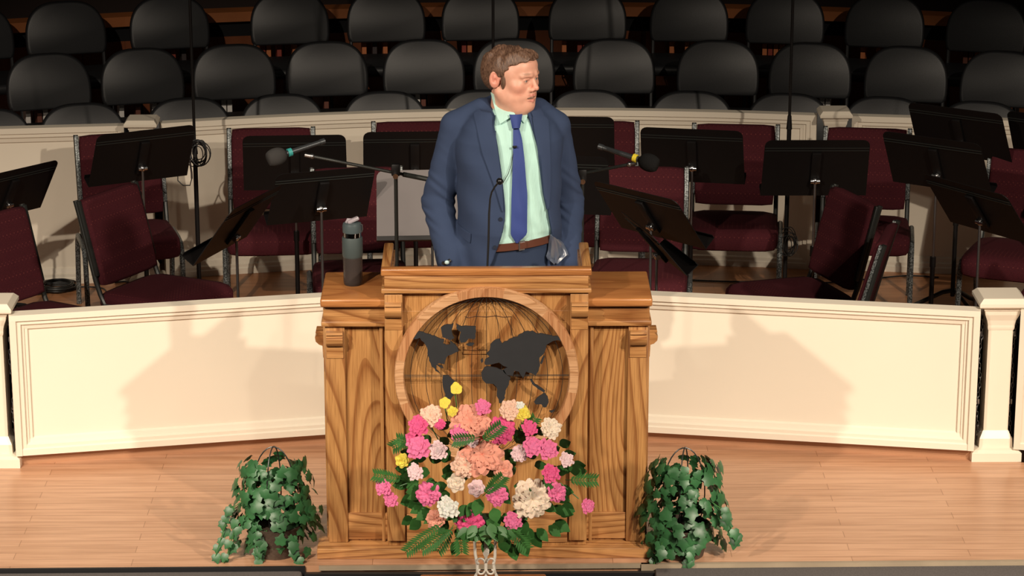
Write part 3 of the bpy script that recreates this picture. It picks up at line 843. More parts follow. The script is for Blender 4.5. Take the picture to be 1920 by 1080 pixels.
# ---- round medallion
zc = zp(703, -.03); rc = .324
ring = thing('medallion', None, None); del_props = [ring.pop(k, None) for k in ('label', 'category')] if False else None
ring.location = (0, -.012, zc); ring.parent = pul; _KID.setdefault(pul.name, []).append(ring)
for k_ in ('label', 'category', 'group'):
    if k_ in ring: del ring[k_]
m = MB(); n = 96
rg = []
for i in range(n + 1):
    a = 2 * math.pi * i / n; c, s = math.cos(a), math.sin(a)
    rg.append([(r * c, y, r * s) for r, y in ((rc - .034, 0), (rc - .034, -.036), (rc - .031, -.040), (rc - .003, -.040), (rc, -.036), (rc, 0))])
m.rings(rg, cap=False)
ro = m.build('ring', [M['ring'], M['ring2']], ring, sharp=40)
for f in ro.data.polygons:
    a = math.atan2(f.center.z, f.center.x) + .2
    f.material_index = int(math.floor(a / (math.pi / 6))) % 2
m = MB()
rw = rc - .034
for k in range(-5, 6):
    a_ = k * .0535
    pts = []
    for i in range(33):
        ph = -math.pi / 2 + math.pi * i / 32
        pts.append((a_ * math.cos(ph) / 1.0, -.030, rw * math.sin(ph)))
    m.tube(pts, .0011, 5)
m.tube([(-rw, -.031, .004), (rw, -.031, .004)], .0011, 5); m.tube([(-rw, -.031, -.002), (rw, -.031, .001)], .0011, 5)
m.build('globe_wires', M['darkframe'], ring)
def zpoly(pts, y=-.045):
    out = []
    for zx, zy in pts:
        p = at_y(590 + zx / 2.769, 450 + zy / 2.769, y)
        out.append((p.x, p.z - zc))
    return out
def rough_poly(pts, amp=.0022, rg=random.Random(5)):
    out = []
    for i in range(len(pts)):
        a = Vector(pts[i]); b = Vector(pts[(i + 1) % len(pts)])
        n = max(1, int((b - a).length / .009))
        for k in range(n):
            p = a.lerp(b, k / n)
            out.append((p.x + rg.uniform(-amp, amp), p.y + rg.uniform(-amp, amp)))
    return out
CONT = {
 'continent': [
  [(495, 478), (530, 470), (600, 490), (650, 510), (672, 515), (670, 540), (700, 545), (705, 525), (735, 548), (745, 575), (712, 592), (695, 600), (680, 622), (672, 645), (645, 635), (628, 648), (635, 675), (655, 692), (630, 682), (608, 655), (592, 615), (584, 560), (568, 528), (545, 510), (500, 515)],
  [(655, 455), (690, 438), (720, 436), (713, 470), (722, 510), (700, 520), (665, 503)],
  [(731, 435), (765, 447), (838, 450), (834, 515), (800, 513), (785, 530), (757, 535), (750, 500), (757, 480), (737, 460)],
  [(665, 705), (690, 700), (715, 725), (755, 755), (745, 780), (720, 805), (705, 830), (690, 850), (683, 870), (676, 850), (680, 800), (665, 760), (662, 730)],
  [(880, 660), (910, 655), (945, 668), (985, 675), (1000, 705), (1018, 715), (1005, 750), (990, 780), (985, 820), (972, 848), (958, 845), (948, 810), (945, 760), (925, 745), (890, 745), (868, 720), (866, 690)],
  [(882, 648), (887, 622), (907, 606), (895, 592), (908, 575), (912, 545), (930, 520), (962, 515), (972, 538), (1010, 515), (1050, 500), (1090, 478), (1130, 470), (1145, 485), (1200, 488), (1255, 500), (1285, 500), (1295, 535), (1270, 520), (1235, 525), (1205, 545), (1195, 580), (1170, 610), (1168, 650), (1165, 680), (1145, 705), (1130, 690), (1110, 690), (1095, 680), (1085, 715), (1070, 700), (1060, 680), (1035, 680), (1025, 705), (998, 700), (978, 672), (1000, 660), (978, 650), (958, 638), (935, 640), (905, 645)],
  [(1140, 840), (1150, 820), (1185, 800), (1195, 795), (1210, 815), (1215, 845), (1205, 868), (1190, 870), (1175, 850), (1150, 850)]],
 'island': [
  [(1118, 722), (1128, 726), (1145, 748), (1170, 762), (1196, 784), (1188, 790), (1160, 772), (1135, 754)],
  [(1215, 888), (1248, 880), (1232, 897)], [(632, 645), (665, 655), (669, 667), (650, 660)],
  [(1172, 640), (1180, 618), (1188, 600), (1194, 605), (1186, 630), (1178, 645)], [(866, 640), (862, 625), (872, 612), (876, 630)], [(787, 543), (805, 533), (830, 535), (820, 548), (800, 550)]]}
mw = mat('world_map_black', (.020, .021, .024), .6, var=.15, vscale=30)
for nm, lst in CONT.items():
    for pts in lst:
        pp = rough_poly(zpoly(pts, -.048), .0022 if nm == 'continent' else .001)
        m = MB(); m.prism(pp, -.038, -.030); m.build(nm, mw, ring, smooth=False)
# engraved open book outline
def zl(pts, y=-.003): return [(x, y, z + zc) for x, z in zpoly(pts, -.015)]
m = MB()
m.tube(zl([(780, 402), (800, 408), (835, 400), (890, 404), (940, 398), (980, 405), (1022, 402), (1022, 500)]), .0012, 5)
m.tube(zl([(770, 545), (770, 598), (892, 598), (892, 575), (830, 578), (772, 575)]), .0012, 5)
m.build('engraved_book', mat('engraving_brown', (.13, .05, .015), .6), pul)

# gooseneck microphone on the reading desk
b0 = at_y(914, 497, .12); P = lambda x, y, Y: at_y(x, y, Y) - b0
t = thing('gooseneck_microphone', 'thin black gooseneck microphone rising from the pulpit desk before the man', 'microphone', (b0.x, b0.y, Z_F2 - .046))
dz = Vector((0, 0, b0.z - (Z_F2 - .046)))
m = MB(); m.lathe([(0, 0), (.028, 0), (.028, .008), (.012, .016), (0, .016)]); m.build('base', M['black'], t)
m = MB(); pts = [Vector((0, 0, .01)), Vector((0, 0, 0)) + dz] + [P(x, y, Y) + dz for x, y, Y in ((916, 450, .12), (917, 400, .12), (919, 372, .12), (922, 360, .115), (928, 350, .11), (933, 344, .105))]
m.tube(pts, [.004] * 4 + [.0032] * 4, 8); m.build('gooseneck', M['black'], t)
m = MB(); c = P(937, 340, .10) + dz; m.ell(c, (.0125, .0125, .0125)); m.build('windscreen', mat('gloss_black', (.01, .01, .01), .2), t)

# ================================================================== WATER BOTTLE
p = at_z(662, 533, ZW)
bt = thing('water_bottle', 'dark smoky water bottle with grey sleeve and flip lid on the left pulpit wing', 'bottle', (p.x, p.y, ZW))
smoke, nt, b = new_mat('smoky_plastic'); b.inputs['Base Color'].default_value = (.16, .13, .12, 1); b.inputs['Transmission Weight'].default_value = .75; b.inputs['Roughness'].default_value = .12; b.inputs['IOR'].default_value = 1.2
M['smoke'] = smoke
m = MB(); m.lathe([(0, 0), (.030, 0), (.033, .004), (.034, .015), (.0345, .105), (.033, .105), (.032, .012), (0, .008)], seg=40); m.build('body', smoke, bt, sharp=50)
m = MB(); m.lathe([(0, .0985), (.033, .0985), (.035, .105), (.0365, .110), (.0365, .172), (.035, .176), (.0, .176)], seg=40); m.build('sleeve', mat('slate_sleeve', (.045, .062, .062), .6), bt)
m = MB(); m.lathe([(0, .174), (.032, .174), (.0325, .196), (0, .196)], seg=40); m.build('neck_band', mat('dark_chrome', (.25, .26, .27), .12, 1.0), bt)
m = MB(); m.lathe([(0, .194), (.034, .194), (.0345, .216), (.032, .226), (.025, .229), (0, .229)], seg=40); lid = m.build('lid', mat('slate_lid', (.06, .08, .085), .35), bt)
m = MB(); m.box((.004, -.004, .238), (.044, .022, .013), rot=(0, R(-20), R(15)), bev=.005); m.tube([(-.020, 0, .225), (-.014, 0, .238), (.0, 0, .236)], .007, 10); m.build('flip_spout', mat('lilac_grey_plastic', (.33, .29, .32), .25), bt)
m = MB(); m.tube([(.028, -.01, .225), (.036, -.01, .222), (.037, -.01, .205), (.034, -.01, .196)], .003, 8); m.build('latch', M['steel'], bt)

# ================================================================== COMMUNION TABLE, FLOWER STAND
TZ = .03
tb = thing('communion_table', 'cherry wooden table top edge at the very bottom of the photo, under the flower stand', 'table', (0, -.60, -.61))
x0, x1 = at_z(788, 1077, TZ).x, at_z(1024, 1077, TZ).x
m = MB(); m.box(((x0 + x1) / 2, 0, TZ + .61 - .015), (x1 - x0, .72, .03), bev=.008, seg=3); m.build('table_top', M['table'], tb)
m = MB(); m.box(((x0 + x1) / 2, 0, TZ + .61 - .07), (x1 - x0 - .08, .6, .08)); m.build('apron', M['table'], tb, smooth=False)
for sx in (x0 + .05, x1 - .05):
    for sy in (-.28, .28): m = MB(); m.box((sx, sy, (TZ + .54) / 2), (.05, .05, TZ + .54)); m.build('leg', M['table'], tb, smooth=False)
white = mat('white_iron', (.70, .66, .58), .5, var=.08, vscale=30)
FY = -.60
sc_ = at_y(911, 1085, FY)
fs = thing('flower_stand', 'white wrought iron stand with scrolls holding the flower arrangement', 'stand', (sc_.x, FY, TZ))
def FP(px, py, Y): q = at_y(px, py, Y); return Vector((q.x - sc_.x, q.y - FY, q.z - TZ))
ztop = FP(911, 1008, FY).z + .03
zs = FP(911, 1058, FY).z
m = MB(); m.tube([(0, 0, .01), (0, 0, ztop)], .006, 8); m.build('stem', white, fs)
for (pts) in ([(.033, 0, ztop), (.031, 0, zs + .03), (.026, 0, zs), (.030, 0, zs - .03), (.045, 0, zs - .06), (.07, -.0, .006)], [(-.038, 0, ztop), (-.036, 0, zs + .04), (-.029, 0, zs), (-.028, 0, zs - .03), (-.045, 0, zs - .06), (-.07, 0, .006)], [(.0, .036, ztop), (.0, .034, zs), (0, .036, .05), (0, .05, .006)]):
    m = MB(); m.tube([Vector(q) for q in pts], .0055, 8); m.build('leg', white, fs)
m = MB()
for s in (-1, 1):
    pts = []
    for i in range(22):
        a = i / 21 * 4.6; rr2 = .017 - .0028 * a
        pts.append((s * (.004 + .017 - rr2 * math.cos(a)), -.01, zs + .012 + rr2 * math.sin(a)))
    m.tube(pts, .0035, 7)
    pts = []
    for i in range(22):
        a = i / 21 * 4.6; rr2 = .015 - .0026 * a
        pts.append((s * (.004 + .015 - rr2 * math.cos(a)), -.01, zs - .020 - rr2 * math.sin(a)))
    m.tube(pts, .0035, 7)
m.build('scroll', white, fs)
m = MB(); m.prism([(a_, c_ + zs - .055) for a_, c_ in ((-.004, .085), (-.010, .10), (-.002, .115), (.006, .122), (.012, .112), (.011, .098), (.004, .085))], -.014, -.008); m.build('iron_leaf', white, fs)
m = MB(); m.lathe([(0, ztop - .005), (.016, ztop - .005), (.022, ztop + .05), (0, ztop + .055)]); m.build('flower_holder', mat('holder_green', (.02, .05, .02), .7), fs)

# ---- flower arrangement
def fmat(n, c, r=.6): 
    mm = mat(n, c, r, var=.12, vscale=60, spec=.3, sheen=.2); mm.node_tree.nodes['Principled BSDF'].inputs['Subsurface Weight'].default_value = .15
    mm.node_tree.nodes['Principled BSDF'].inputs['Subsurface Scale'].default_value = .01; return mm
FM = {'coral': fmat('coral_petal', (.86, .36, .26)), 'peach': fmat('peach_petal', (.90, .56, .42)), 'pink': fmat('pink_petal', (.84, .17, .36)), 'hot': fmat('hot_pink_petal', (.80, .09, .26)),
      'pale': fmat('pale_pink_petal', (.88, .60, .62)), 'yellow': fmat('yellow_petal', (.86, .66, .08)), 'white': fmat('white_petal', (.86, .82, .74)), 'cream': fmat('cream_petal', (.88, .70, .55)), 'orange': fmat('orange_petal', (.85, .30, .15)),
      'green': mat('leaf_green', (.045, .16, .035), .45, var=.4, vscale=25), 'deep': mat('deep_leaf_green', (.02, .085, .03), .45, var=.4, vscale=25)}
FO = at_y(912, 985, FY)
fl = thing('flower_arrangement', 'pink, coral and yellow flower arrangement in front of the pulpit', 'flowers', (FO.x, FY, TZ + ztop + .05))
FLO = Vector(fl.location)
def petal(m, c, axis, side, L, W, cup, ruf, ph):
    """petal grid from c going along axis (Vector), width along side"""
    up = axis.cross(side).normalized()
    rows = []
    for i in range(5):
        u = i / 4
        row = []
        wd = W * math.sin(math.pi * (0.12 + .72 * u)) 
        for j in range(5):
            v = j / 2 - 1
            z = cup * (u * u) + cup * .35 * v * v + ruf * math.sin(v * 5 + ph) * u
            row.append(c + axis * (L * u * (1 - .12 * v * v)) + side * (wd * v) + up * z)
        rows.append(row)
    m.grid(rows)
def bloom(px, py, rpx, col, kind='ruffle', rg=random.Random(11), yoff=0):
    u, v = (px - 912) / 230, (py - 880) / 185
    Y = FY + .10 - .17 * math.sqrt(max(0.0, 1 - min(1, u * u + v * v))) + yoff
    c = at_y(px, py, Y); r = rpx / 545
    c = c - FLO
    n = Vector((u * .6, -1, .35 - v * .5)).normalized()
    a1 = n.cross(Vector((0, 0, 1))).normalized(); a2 = a1.cross(n).normalized()
    m = MB()
    layers = {'ruffle': ((13, 1.0, .15), (11, .82, .5), (9, .62, .95), (7, .42, 1.4)), 'rose': ((7, 1.0, .2), (6, .8, .7), (5, .58, 1.25), (4, .36, 1.7)), 'simple': ((5, 1.0, .25), (5, .5, .7)), 'cluster': ()}[kind]
    if kind == 'cluster':
        for q in range(13):
            a = q * 2.4; rr3 = r * .72 * math.sqrt(q / 13)
            cc = c + a1 * (rr3 * math.cos(a)) + a2 * (rr3 * math.sin(a)) + n * (r * .5 * (1 - (rr3 / r) ** 2))
            for s in range(5):
                b = 2 * math.pi * s / 5 + rg.random()
                d = (a1 * math.cos(b) + a2 * math.sin(b)) * .9 + n * .35
                d.normalize(); sd = d.cross(n).normalized()
                petal(m, cc, d, sd, r * .36, r * .17, .002, .001, rg.random() * 6)
    for (k, f, tilt) in layers:
        for s in range(k):
            b = 2 * math.pi * (s + rg.random() * .5) / k
            d = (a1 * math.cos(b) + a2 * math.sin(b)) * math.cos(tilt * .8) + n * math.sin(tilt * .8)
            d.normalize(); sd = d.cross(n)
            sd = sd.normalized() if sd.length > 1e-3 else a1
            petal(m, c - n * r * .15, d, sd, r * f * (.95 + .25 * rg.random()), r * f * (.40 if k > 8 else .55) * (1.2 if kind == 'simple' else 1), r * .22, r * (.08 if kind == 'ruffle' else .03), rg.random() * 6)
    return m.build('flower', FM[col], fl, sharp=180)
def stemline(pts, r=.002, name='stem', mt='green'):
    m = MB(); m.tube([q - FLO for q in pts], r, 6); m.build(name, FM[mt], fl)
BL = [(882, 789, 33, 'coral', 'ruffle'), (905, 765, 17, 'pink', 'cluster'), (806, 779, 20, 'peach', 'ruffle'), (786, 800, 22, 'hot', 'cluster'), (775, 822, 16, 'hot', 'cluster'), (824, 795, 10, 'hot', 'ruffle'),
      (956, 767, 18, 'peach', 'ruffle'), (975, 760, 8, 'white', 'rose'), (981, 774, 13, 'yellow', 'rose'), (941, 806, 24, 'hot', 'ruffle'), (991, 803, 17, 'hot', 'cluster'), (1034, 802, 19, 'cream', 'ruffle'),
      (862, 815, 20, 'pink', 'cluster'), (855, 728, 11, 'yellow', 'simple'), (833, 755, 10, 'yellow', 'simple'), (848, 771, 9, 'yellow', 'rose'), (922, 815, 10, 'orange', 'ruffle'), (886, 828, 10, 'pale', 'ruffle'),
      (786, 838, 27, 'pink', 'cluster'), (753, 864, 13, 'yellow', 'rose'), (823, 845, 20, 'pale', 'cluster'), (904, 852, 36, 'coral', 'ruffle'), (997, 838, 22, 'pink', 'cluster'), (1024, 843, 22, 'pink', 'cluster'), (975, 850, 15, 'pale', 'ruffle'),
      (872, 872, 24, 'peach', 'ruffle'), (721, 912, 19, 'pink', 'cluster'), (735, 935, 17, 'pink', 'cluster'), (1060, 862, 16, 'pale', 'cluster'), (800, 927, 22, 'pink', 'ruffle'), (932, 930, 18, 'pink', 'ruffle'),
      (998, 937, 36, 'cream', 'ruffle'), (1046, 925, 18, 'pink', 'ruffle'), (1099, 948, 16, 'pink', 'cluster'), (841, 950, 24, 'white', 'cluster'), (855, 905, 16, 'cream', 'rose'), (893, 916, 15, 'pale', 'rose'), (944, 880, 18, 'coral', 'rose'),
      (882, 985, 26, 'hot', 'ruffle'), (780, 885, 18, 'pale', 'cluster'), (1030, 888, 20, 'hot', 'cluster'), (960, 975, 20, 'pink', 'cluster'), (815, 975, 18, 'coral', 'ruffle')]
for b_ in BL: bloom(*b_)
def leaf(m, c, d, side, L, W, bend=.2, n=6):
    up = d.cross(side).normalized(); rows = []
    for i in range(n + 1):
        u = i / n; wd = W * math.sin(math.pi * min(1, u ** .8 + .02)) ** .9
        q = c + d * (L * u) - up * (bend * L * u * u)
        rows.append([q - side * wd, q + up * (-.15 * wd), q + side * wd])
    m.grid(rows)
rg = random.Random(21)
m = MB()
for i in range(150):
    a = rg.random() * 2 * math.pi; s = math.sqrt(rg.random()) * .95
    px, py = 912 + 180 * s * math.cos(a), 905 + (125 if i < 95 else 108) * s * math.sin(a)
    Y = FY + .13 - .15 * math.sqrt(max(0, 1 - s * s)) + rg.random() * .02
    c = at_y(px, py, Y) - FLO
    d = Vector((math.cos(a) * .8, -.5, -math.sin(a) * .6 + .1)).normalized(); sd = d.cross(Vector((0, -1, .2))).normalized()
    leaf(m, c, d, sd, .05 + .03 * rg.random(), .016 + .008 * rg.random(), .2)
for i in range(26):
    a = i * 2.4; s = .012 * math.sqrt(i); c = at_y(912 + 545 * s * math.cos(a), 998 + 300 * s * math.sin(a), FY - .06 - .001 * i) - FLO
    d = Vector((math.cos(a), -.35, math.sin(a) * .7 - .2)).normalized(); leaf(m, c, d, d.cross(Vector((0, -1, .2))).normalized(), .055, .018, .25)
m.build('leaves', FM['green'], fl, sharp=180)
def frond(px0, py0, px1, py1, Y0, Y1, w=.022):
    a = at_y(px0, py0, Y0) - FLO; b = at_y(px1, py1, Y1) - FLO; d = (b - a); L = d.length; d.normalize()
    sd = d.cross(Vector((0, -1, 0))).normalized(); m = MB(); m.tube([a, b], .0014, 5)
    n = int(L / .009)
    for i in range(2, n):
        u = i / n; q = a.lerp(b, u); ln = w * math.sin(math.pi * (.15 + .85 * (1 - u * .9)) * .9 + .1) * 1.6
        for s in (-1, 1):
            dd = (sd * s + d * .7).normalized(); leaf(m, q, dd, dd.cross(Vector((0, -1, 0))).normalized(), max(ln, .008), .0042, .1, 3)
    m.build('fern_frond', FM['green'], fl, sharp=180)
for q in ((900, 830, 942, 796, -.70, -.72), (905, 930, 945, 892, -.74, -.78), (830, 980, 760, 1036, -.68, -.70), (850, 990, 790, 1032, -.68, -.72), (860, 990, 866, 1038, -.7, -.7), (950, 985, 990, 1030, -.66, -.68), (900, 820, 850, 826, -.7, -.74), (960, 830, 1005, 782, -.6, -.62), (760, 900, 700, 890, -.6, -.6), (800, 840, 742, 822, -.6, -.62), (1060, 900, 1120, 900, -.6, -.6), (850, 985, 820, 1035, -.66, -.68), (770, 820, 735, 840, -.55, -.55)): frond(*q)
for pts in ([(853, 735), (856, 760), (850, 800)], [(834, 760), (838, 785), (850, 815)], [(1050, 905), (1085, 935)], [(740, 915), (780, 900)], [(1034, 815), (1010, 840)], [(806, 795), (830, 840)]):
    stemline([at_y(x, y, FY + .02) for x, y in pts])

# ================================================================== IVY PLANTS
def ivy_leaf(m, c, nrm, up, s, rg):
    side = up.cross(nrm).normalized(); up = nrm.cross(side).normalized()
    shp = [(0, -.42), (.22, -.50), (.46, -.30), (.40, -.05), (.52, .12), (.26, .22), (.12, .46), (0, .60), (-.12, .46), (-.26, .22), (-.52, .12), (-.40, -.05), (-.46, -.30), (-.22, -.50)]
    bm = m.bm; ctr = bm.verts.new(c + nrm * s * .06)
    vs = [bm.verts.new(c + side * x * s + up * y * s - nrm * (s * .25 * (x * x + y * y))) for x, y in shp]
    for i in range(len(vs)): bm.faces.new((ctr, vs[i], vs[(i + 1) % len(vs)]))
def ivy(px, pyb, pyt, Y, label, seed, trail):
    b_ = at_z(px, pyb, 0); t = thing('ivy_plant', label, 'potted plant', (b_.x, b_.y, 0)); rg = random.Random(seed)
    m = MB(); m.lathe([(0, 0), (.075, 0), (.095, .10), (.100, .115), (.09, .115), (.08, .10), (0, .10)]); m.build('pot', mat('dark_wicker', (.07, .045, .03), .8, var=.4, vscale=90, bump=.8, bscale=120), t)
    m = MB()
    for a in (0, R(75)):
        pts = [(.075 * math.cos(q) * math.cos(a), .075 * math.cos(q) * math.sin(a), .235 + .17 * math.sin(q)) for q in np.linspace(-1.2, math.pi + 1.2, 30)]
        m.tube(pts, .0025, 6)
    m.build('wire_hoop', M['darkframe'], t)
    m = MB(); stems = MB()
    for i in range(330):
        z = .02 + .33 * (rg.random() ** .9); a = rg.random() * 2 * math.pi
        rad = (.17 - .22 * max(0, z - .15)) * (.55 + .45 * rg.random()); rad *= 1 if z > .08 else .9
        c = Vector((rad * 1.05 * math.cos(a), rad * .72 * math.sin(a), z))
        nrm = Vector((math.cos(a), math.sin(a) - .2, .45 + rg.uniform(-.4, .4))).normalized()
        up = Vector((rg.uniform(-.6, .6), rg.uniform(-.3, .3), -1 if rg.random() < .7 else 1)).normalized()
        ivy_leaf(m, c, nrm, up, .030 + .026 * rg.random(), rg)
    for (dx, dz0, dz1) in trail:
        for k in range(7):
            u = k / 6; c = Vector((dx * (.8 + .3 * u) + rg.uniform(-.012, .012), -.10 + rg.uniform(-.02, .02), dz0 + (dz1 - dz0) * u))
            ivy_leaf(m, c, Vector((rg.uniform(-.4, .4), -1, .4)).normalized(), Vector((rg.uniform(-.5, .5), 0, -1)).normalized(), .034 + .012 * rg.random(), rg)
        stems.tube([(dx * .5, -.06, dz0 + .03), (dx * .8, -.09, dz0), (dx * 1.1, -.10, dz1)], .0018, 5)
    m.build('foliage', mat('ivy_green', (.030, .115, .038), .42, var=.6, vscale=22), t, sharp=180)
    stems.build('vine', FM['green'], t)
ivy(517, 1036, 840, 0, 'leafy green ivy on a wire hoop left of the pulpit base', 5, ((-.19, .2, .02), (-.16, .15, .0), (.08, .08, .0), (-.05, .08, .0)))
ivy(1280, 1038, 838, 0, 'leafy green ivy on a wire hoop right of the pulpit base', 9, ((-.1, .08, .0), (.02, .07, .0), (.17, .2, .08)))

# ================================================================== THE MAN: signed distance fields turned into continuous skins
def surface_net(xs, ys, zs, F):
    inside = F < 0
    nx, ny, nz = F.shape
    c = np.zeros((nx - 1, ny - 1, nz - 1), dtype=np.int8)
    for a in (0, 1):
        for b in (0, 1):
            for d in (0, 1):
                c += inside[a:nx - 1 + a, b:ny - 1 + b, d:nz - 1 + d]
    I, J, K = np.nonzero((c > 0) & (c < 8))
    idx = -np.ones(c.shape, dtype=np.int64); idx[I, J, K] = np.arange(len(I))
    acc = np.zeros((len(I), 3)); cnt = np.zeros(len(I))
    X = [np.asarray(xs), np.asarray(ys), np.asarray(zs)]
    corners = [(a, b, d) for a in (0, 1) for b in (0, 1) for d in (0, 1)]
    for p in corners:
        for ax in range(3):
            if p[ax]: continue
            q = list(p); q[ax] = 1
            f0 = F[I + p[0], J + p[1], K + p[2]]; f1 = F[I + q[0], J + q[1], K + q[2]]
            m = (f0 < 0) != (f1 < 0)
            t = np.where(m, f0 / np.where(m, f0 - f1, 1), 0)
            P0 = np.stack([X[0][I + p[0]], X[1][J + p[1]], X[2][K + p[2]]], 1); P1 = np.stack([X[0][I + q[0]], X[1][J + q[1]], X[2][K + q[2]]], 1)
            acc[m] += (P0 + (P1 - P0) * t[:, None])[m]; cnt[m] += 1
    V = acc / cnt[:, None]
    quads = []
    for ax in range(3):
        s0 = [slice(None)] * 3; s1 = [slice(None)] * 3
        s0[ax] = slice(0, -1); s1[ax] = slice(1, None)
        A, B = inside[tuple(s0)], inside[tuple(s1)]
        for flip in (False, True):
            E = (A & ~B) if not flip else (~A & B)
            i, j, k = np.nonzero(E)
            g = [i, j, k]; o1, o2 = (ax + 1) % 3, (ax + 2) % 3
            ok = (g[o1] > 0) & (g[o2] > 0) & (g[o1] < c.shape[o1]) & (g[o2] < c.shape[o2])
            g = [a[ok] for a in g]
            def cell(d1, d2):
                h = [a.copy() for a in g]; h[o1] -= d1; h[o2] -= d2
                return idx[h[0], h[1], h[2]]
            q = np.stack([cell(1, 1), cell(0, 1), cell(0, 0), cell(1, 0)], 1)
            if flip: q = q[:, ::-1]
            quads.append(q)
    Q = np.concatenate(quads); Q = Q[(Q >= 0).all(1)]
    return V, Q
def net_obj(name, V, Q, mt, parent):
    me = bpy.data.meshes.new(name)
    me.from_pydata(V.tolist(), [], Q.tolist()); me.update()
    return mesh_obj(name, me, mt, parent, True, 180)
class Field:
    def __init__(self, xs, ys, zs):
        self.x, self.y, self.z = [np.asarray(a, dtype=np.float32) for a in (xs, ys, zs)]
        self.F = np.full((len(xs), len(ys), len(zs)), 1.0, dtype=np.float32)
    def region(self, lo, hi):
        s = []
        for a, l, h in zip((self.x, self.y, self.z), lo, hi):
            i0 = int(np.searchsorted(a, l)); i1 = int(np.searchsorted(a, h)); s.append(slice(max(i0 - 1, 0), min(i1 + 1, len(a))))
        return tuple(s)
    def grid(self, s):
        return self.x[s[0]][:, None, None], self.y[s[1]][None, :, None], self.z[s[2]][None, None, :]
    def op(self, d, s, k, mode):
        A = self.F[s]
        if mode == 'add':
            h = np.clip(.5 + .5 * (A - d) / k, 0, 1); self.F[s] = A * (1 - h) + d * h - k * h * (1 - h)
        else:
            h = np.clip(.5 - .5 * (A + d) / k, 0, 1); self.F[s] = A * (1 - h) - d * h + k * h * (1 - h)
    def ell(self, c, r, k=.01, mode='add', m=None):
        """ellipsoid; m = 3x3 whose columns are the axes"""
        R_ = max(r) + .05 + k
        s = self.region([c[i] - R_ for i in range(3)], [c[i] + R_ for i in range(3)])
        X, Y, Z = self.grid(s); dx, dy, dz = X - c[0], Y - c[1], Z - c[2]
        if m is not None:
            dx, dy, dz = [dx * m[0][i] + dy * m[1][i] + dz * m[2][i] for i in range(3)]
        k0 = np.sqrt((dx / r[0]) ** 2 + (dy / r[1]) ** 2 + (dz / r[2]) ** 2); k1 = np.sqrt((dx / r[0] ** 2) ** 2 + (dy / r[1] ** 2) ** 2 + (dz / r[2] ** 2) ** 2)
        self.op((k0 * (k0 - 1) / np.maximum(k1, 1e-6)).astype(np.float32), s, k, mode)
    def cap(self, a, b, ra, rb, k=.01, mode='add', wob=None):
        a, b = np.array(a, dtype=float), np.array(b, dtype=float); R_ = max(ra, rb) + .05 + k
        s = self.region(np.minimum(a, b) - R_, np.maximum(a, b) + R_); X, Y, Z = self.grid(s)
        d = b - a; L2 = float(d @ d)
        t = np.clip(((X - a[0]) * d[0] + (Y - a[1]) * d[1] + (Z - a[2]) * d[2]) / L2, 0, 1)
        r = ra + (rb - ra) * t
        if wob is not None: r = r + wob(X, Y, Z, t)
        D = np.sqrt((X - a[0] - d[0] * t) ** 2 + (Y - a[1] - d[1] * t) ** 2 + (Z - a[2] - d[2] * t) ** 2) - r
        self.op(D.astype(np.float32), s, k, mode)
    def net(self): return surface_net(self.x, self.y, self.z, self.F)

MX, MY = .085, .66                         # where he stands
def mp_(px, py, Y): q = at_y(px, py, Y); return np.array([q.x - MX, q.y - MY, q.z])
man = thing('person', 'man in a blue suit, mint shirt and blue tie, hands in pockets, looking right', 'person', (MX, MY, 0))
TY_ = R(17)
# torso table: z, cx, cy, half width, half depth
TT = np.array([[.78, .000, .01, .165, .115], [.90, .000, .005, .172, .130], [.98, .000, 0, .172, .138], [1.06, .000, -.008, .172, .145], [1.14, .0, -.008, .170, .143], [1.24, .0, -.002, .172, .135], [1.32, .0, .0, .178, .128], [1.39, .0, .005, .178, .118], [1.44, .0, .012, .160, .100], [1.49, .0, .02, .110, .078], [1.54, .0, .025, .066, .062]])
def torso_d(X, Y, Z, off=0.0, lo=.5, hi=1.56):
    z = np.clip(Z, TT[0, 0], TT[-1, 0]); g = [np.interp(z.ravel(), TT[:, 0], TT[:, i]).reshape(z.shape) for i in (1, 2, 3, 4)]
    c, s = math.cos(TY_), math.sin(TY_)
    x, y = X - g[0], Y - g[1]
    u = x * c + y * s; v = -x * s + y * c
    rx, ry = g[2] + off, g[3] + off; n = 2.35
    k = ((np.abs(u) / rx) ** n + (np.abs(v) / ry) ** n) ** (1 / n)
    d = (k - 1) * np.minimum(rx, ry)
    return np.maximum(np.maximum(d, Z - hi), lo - Z)
# ---- joints (root-relative) from the photo
SH_L, EL_L, WR_L = mp_(856, 240, .69), mp_(821, 378, .71), mp_(842, 488, .58)
SH_R, EL_R, WR_R = mp_(1040, 240, .73), mp_(1066, 378, .80), mp_(1066, 488, .66)
NECK = mp_(958, 200, .69)
HC = mp_(961, 142, .66)                       # head centre between the ears/eyes level
yaw = R(52); nod = R(-3); rollh = R(0)
fw = np.array([math.sin(yaw) * math.cos(nod), -math.cos(yaw) * math.cos(nod), math.sin(nod)])
rt_ = np.array([math.cos(yaw), math.sin(yaw), 0.0]); up_ = np.cross(rt_, fw); up_ = up_ / np.linalg.norm(up_)
if up_[2] < 0: up_ = -up_
HMAT = np.stack([rt_, fw, up_], 1)           # columns: person's left(+u), forward v, up w
def hp(u, v, w_): return HC + HMAT @ np.array([u, v, w_])
def axes(lo, hi, fine_lo, fine_hi, f, c):
    a = list(np.arange(lo, fine_lo, c)) + list(np.arange(fine_lo, fine_hi, f)) + list(np.arange(fine_hi, hi, c)); return np.unique(np.round(a, 5))
fx = axes(-.42, .42, HC[0] - .13, HC[0] + .14, .0026, .009)
fy = axes(-.30, .32, HC[1] - .15, HC[1] + .13, .0026, .009)
fz = axes(-.01, 1.86, 1.47, 1.78, .0026, .010)
B = Field(fx, fy, fz)
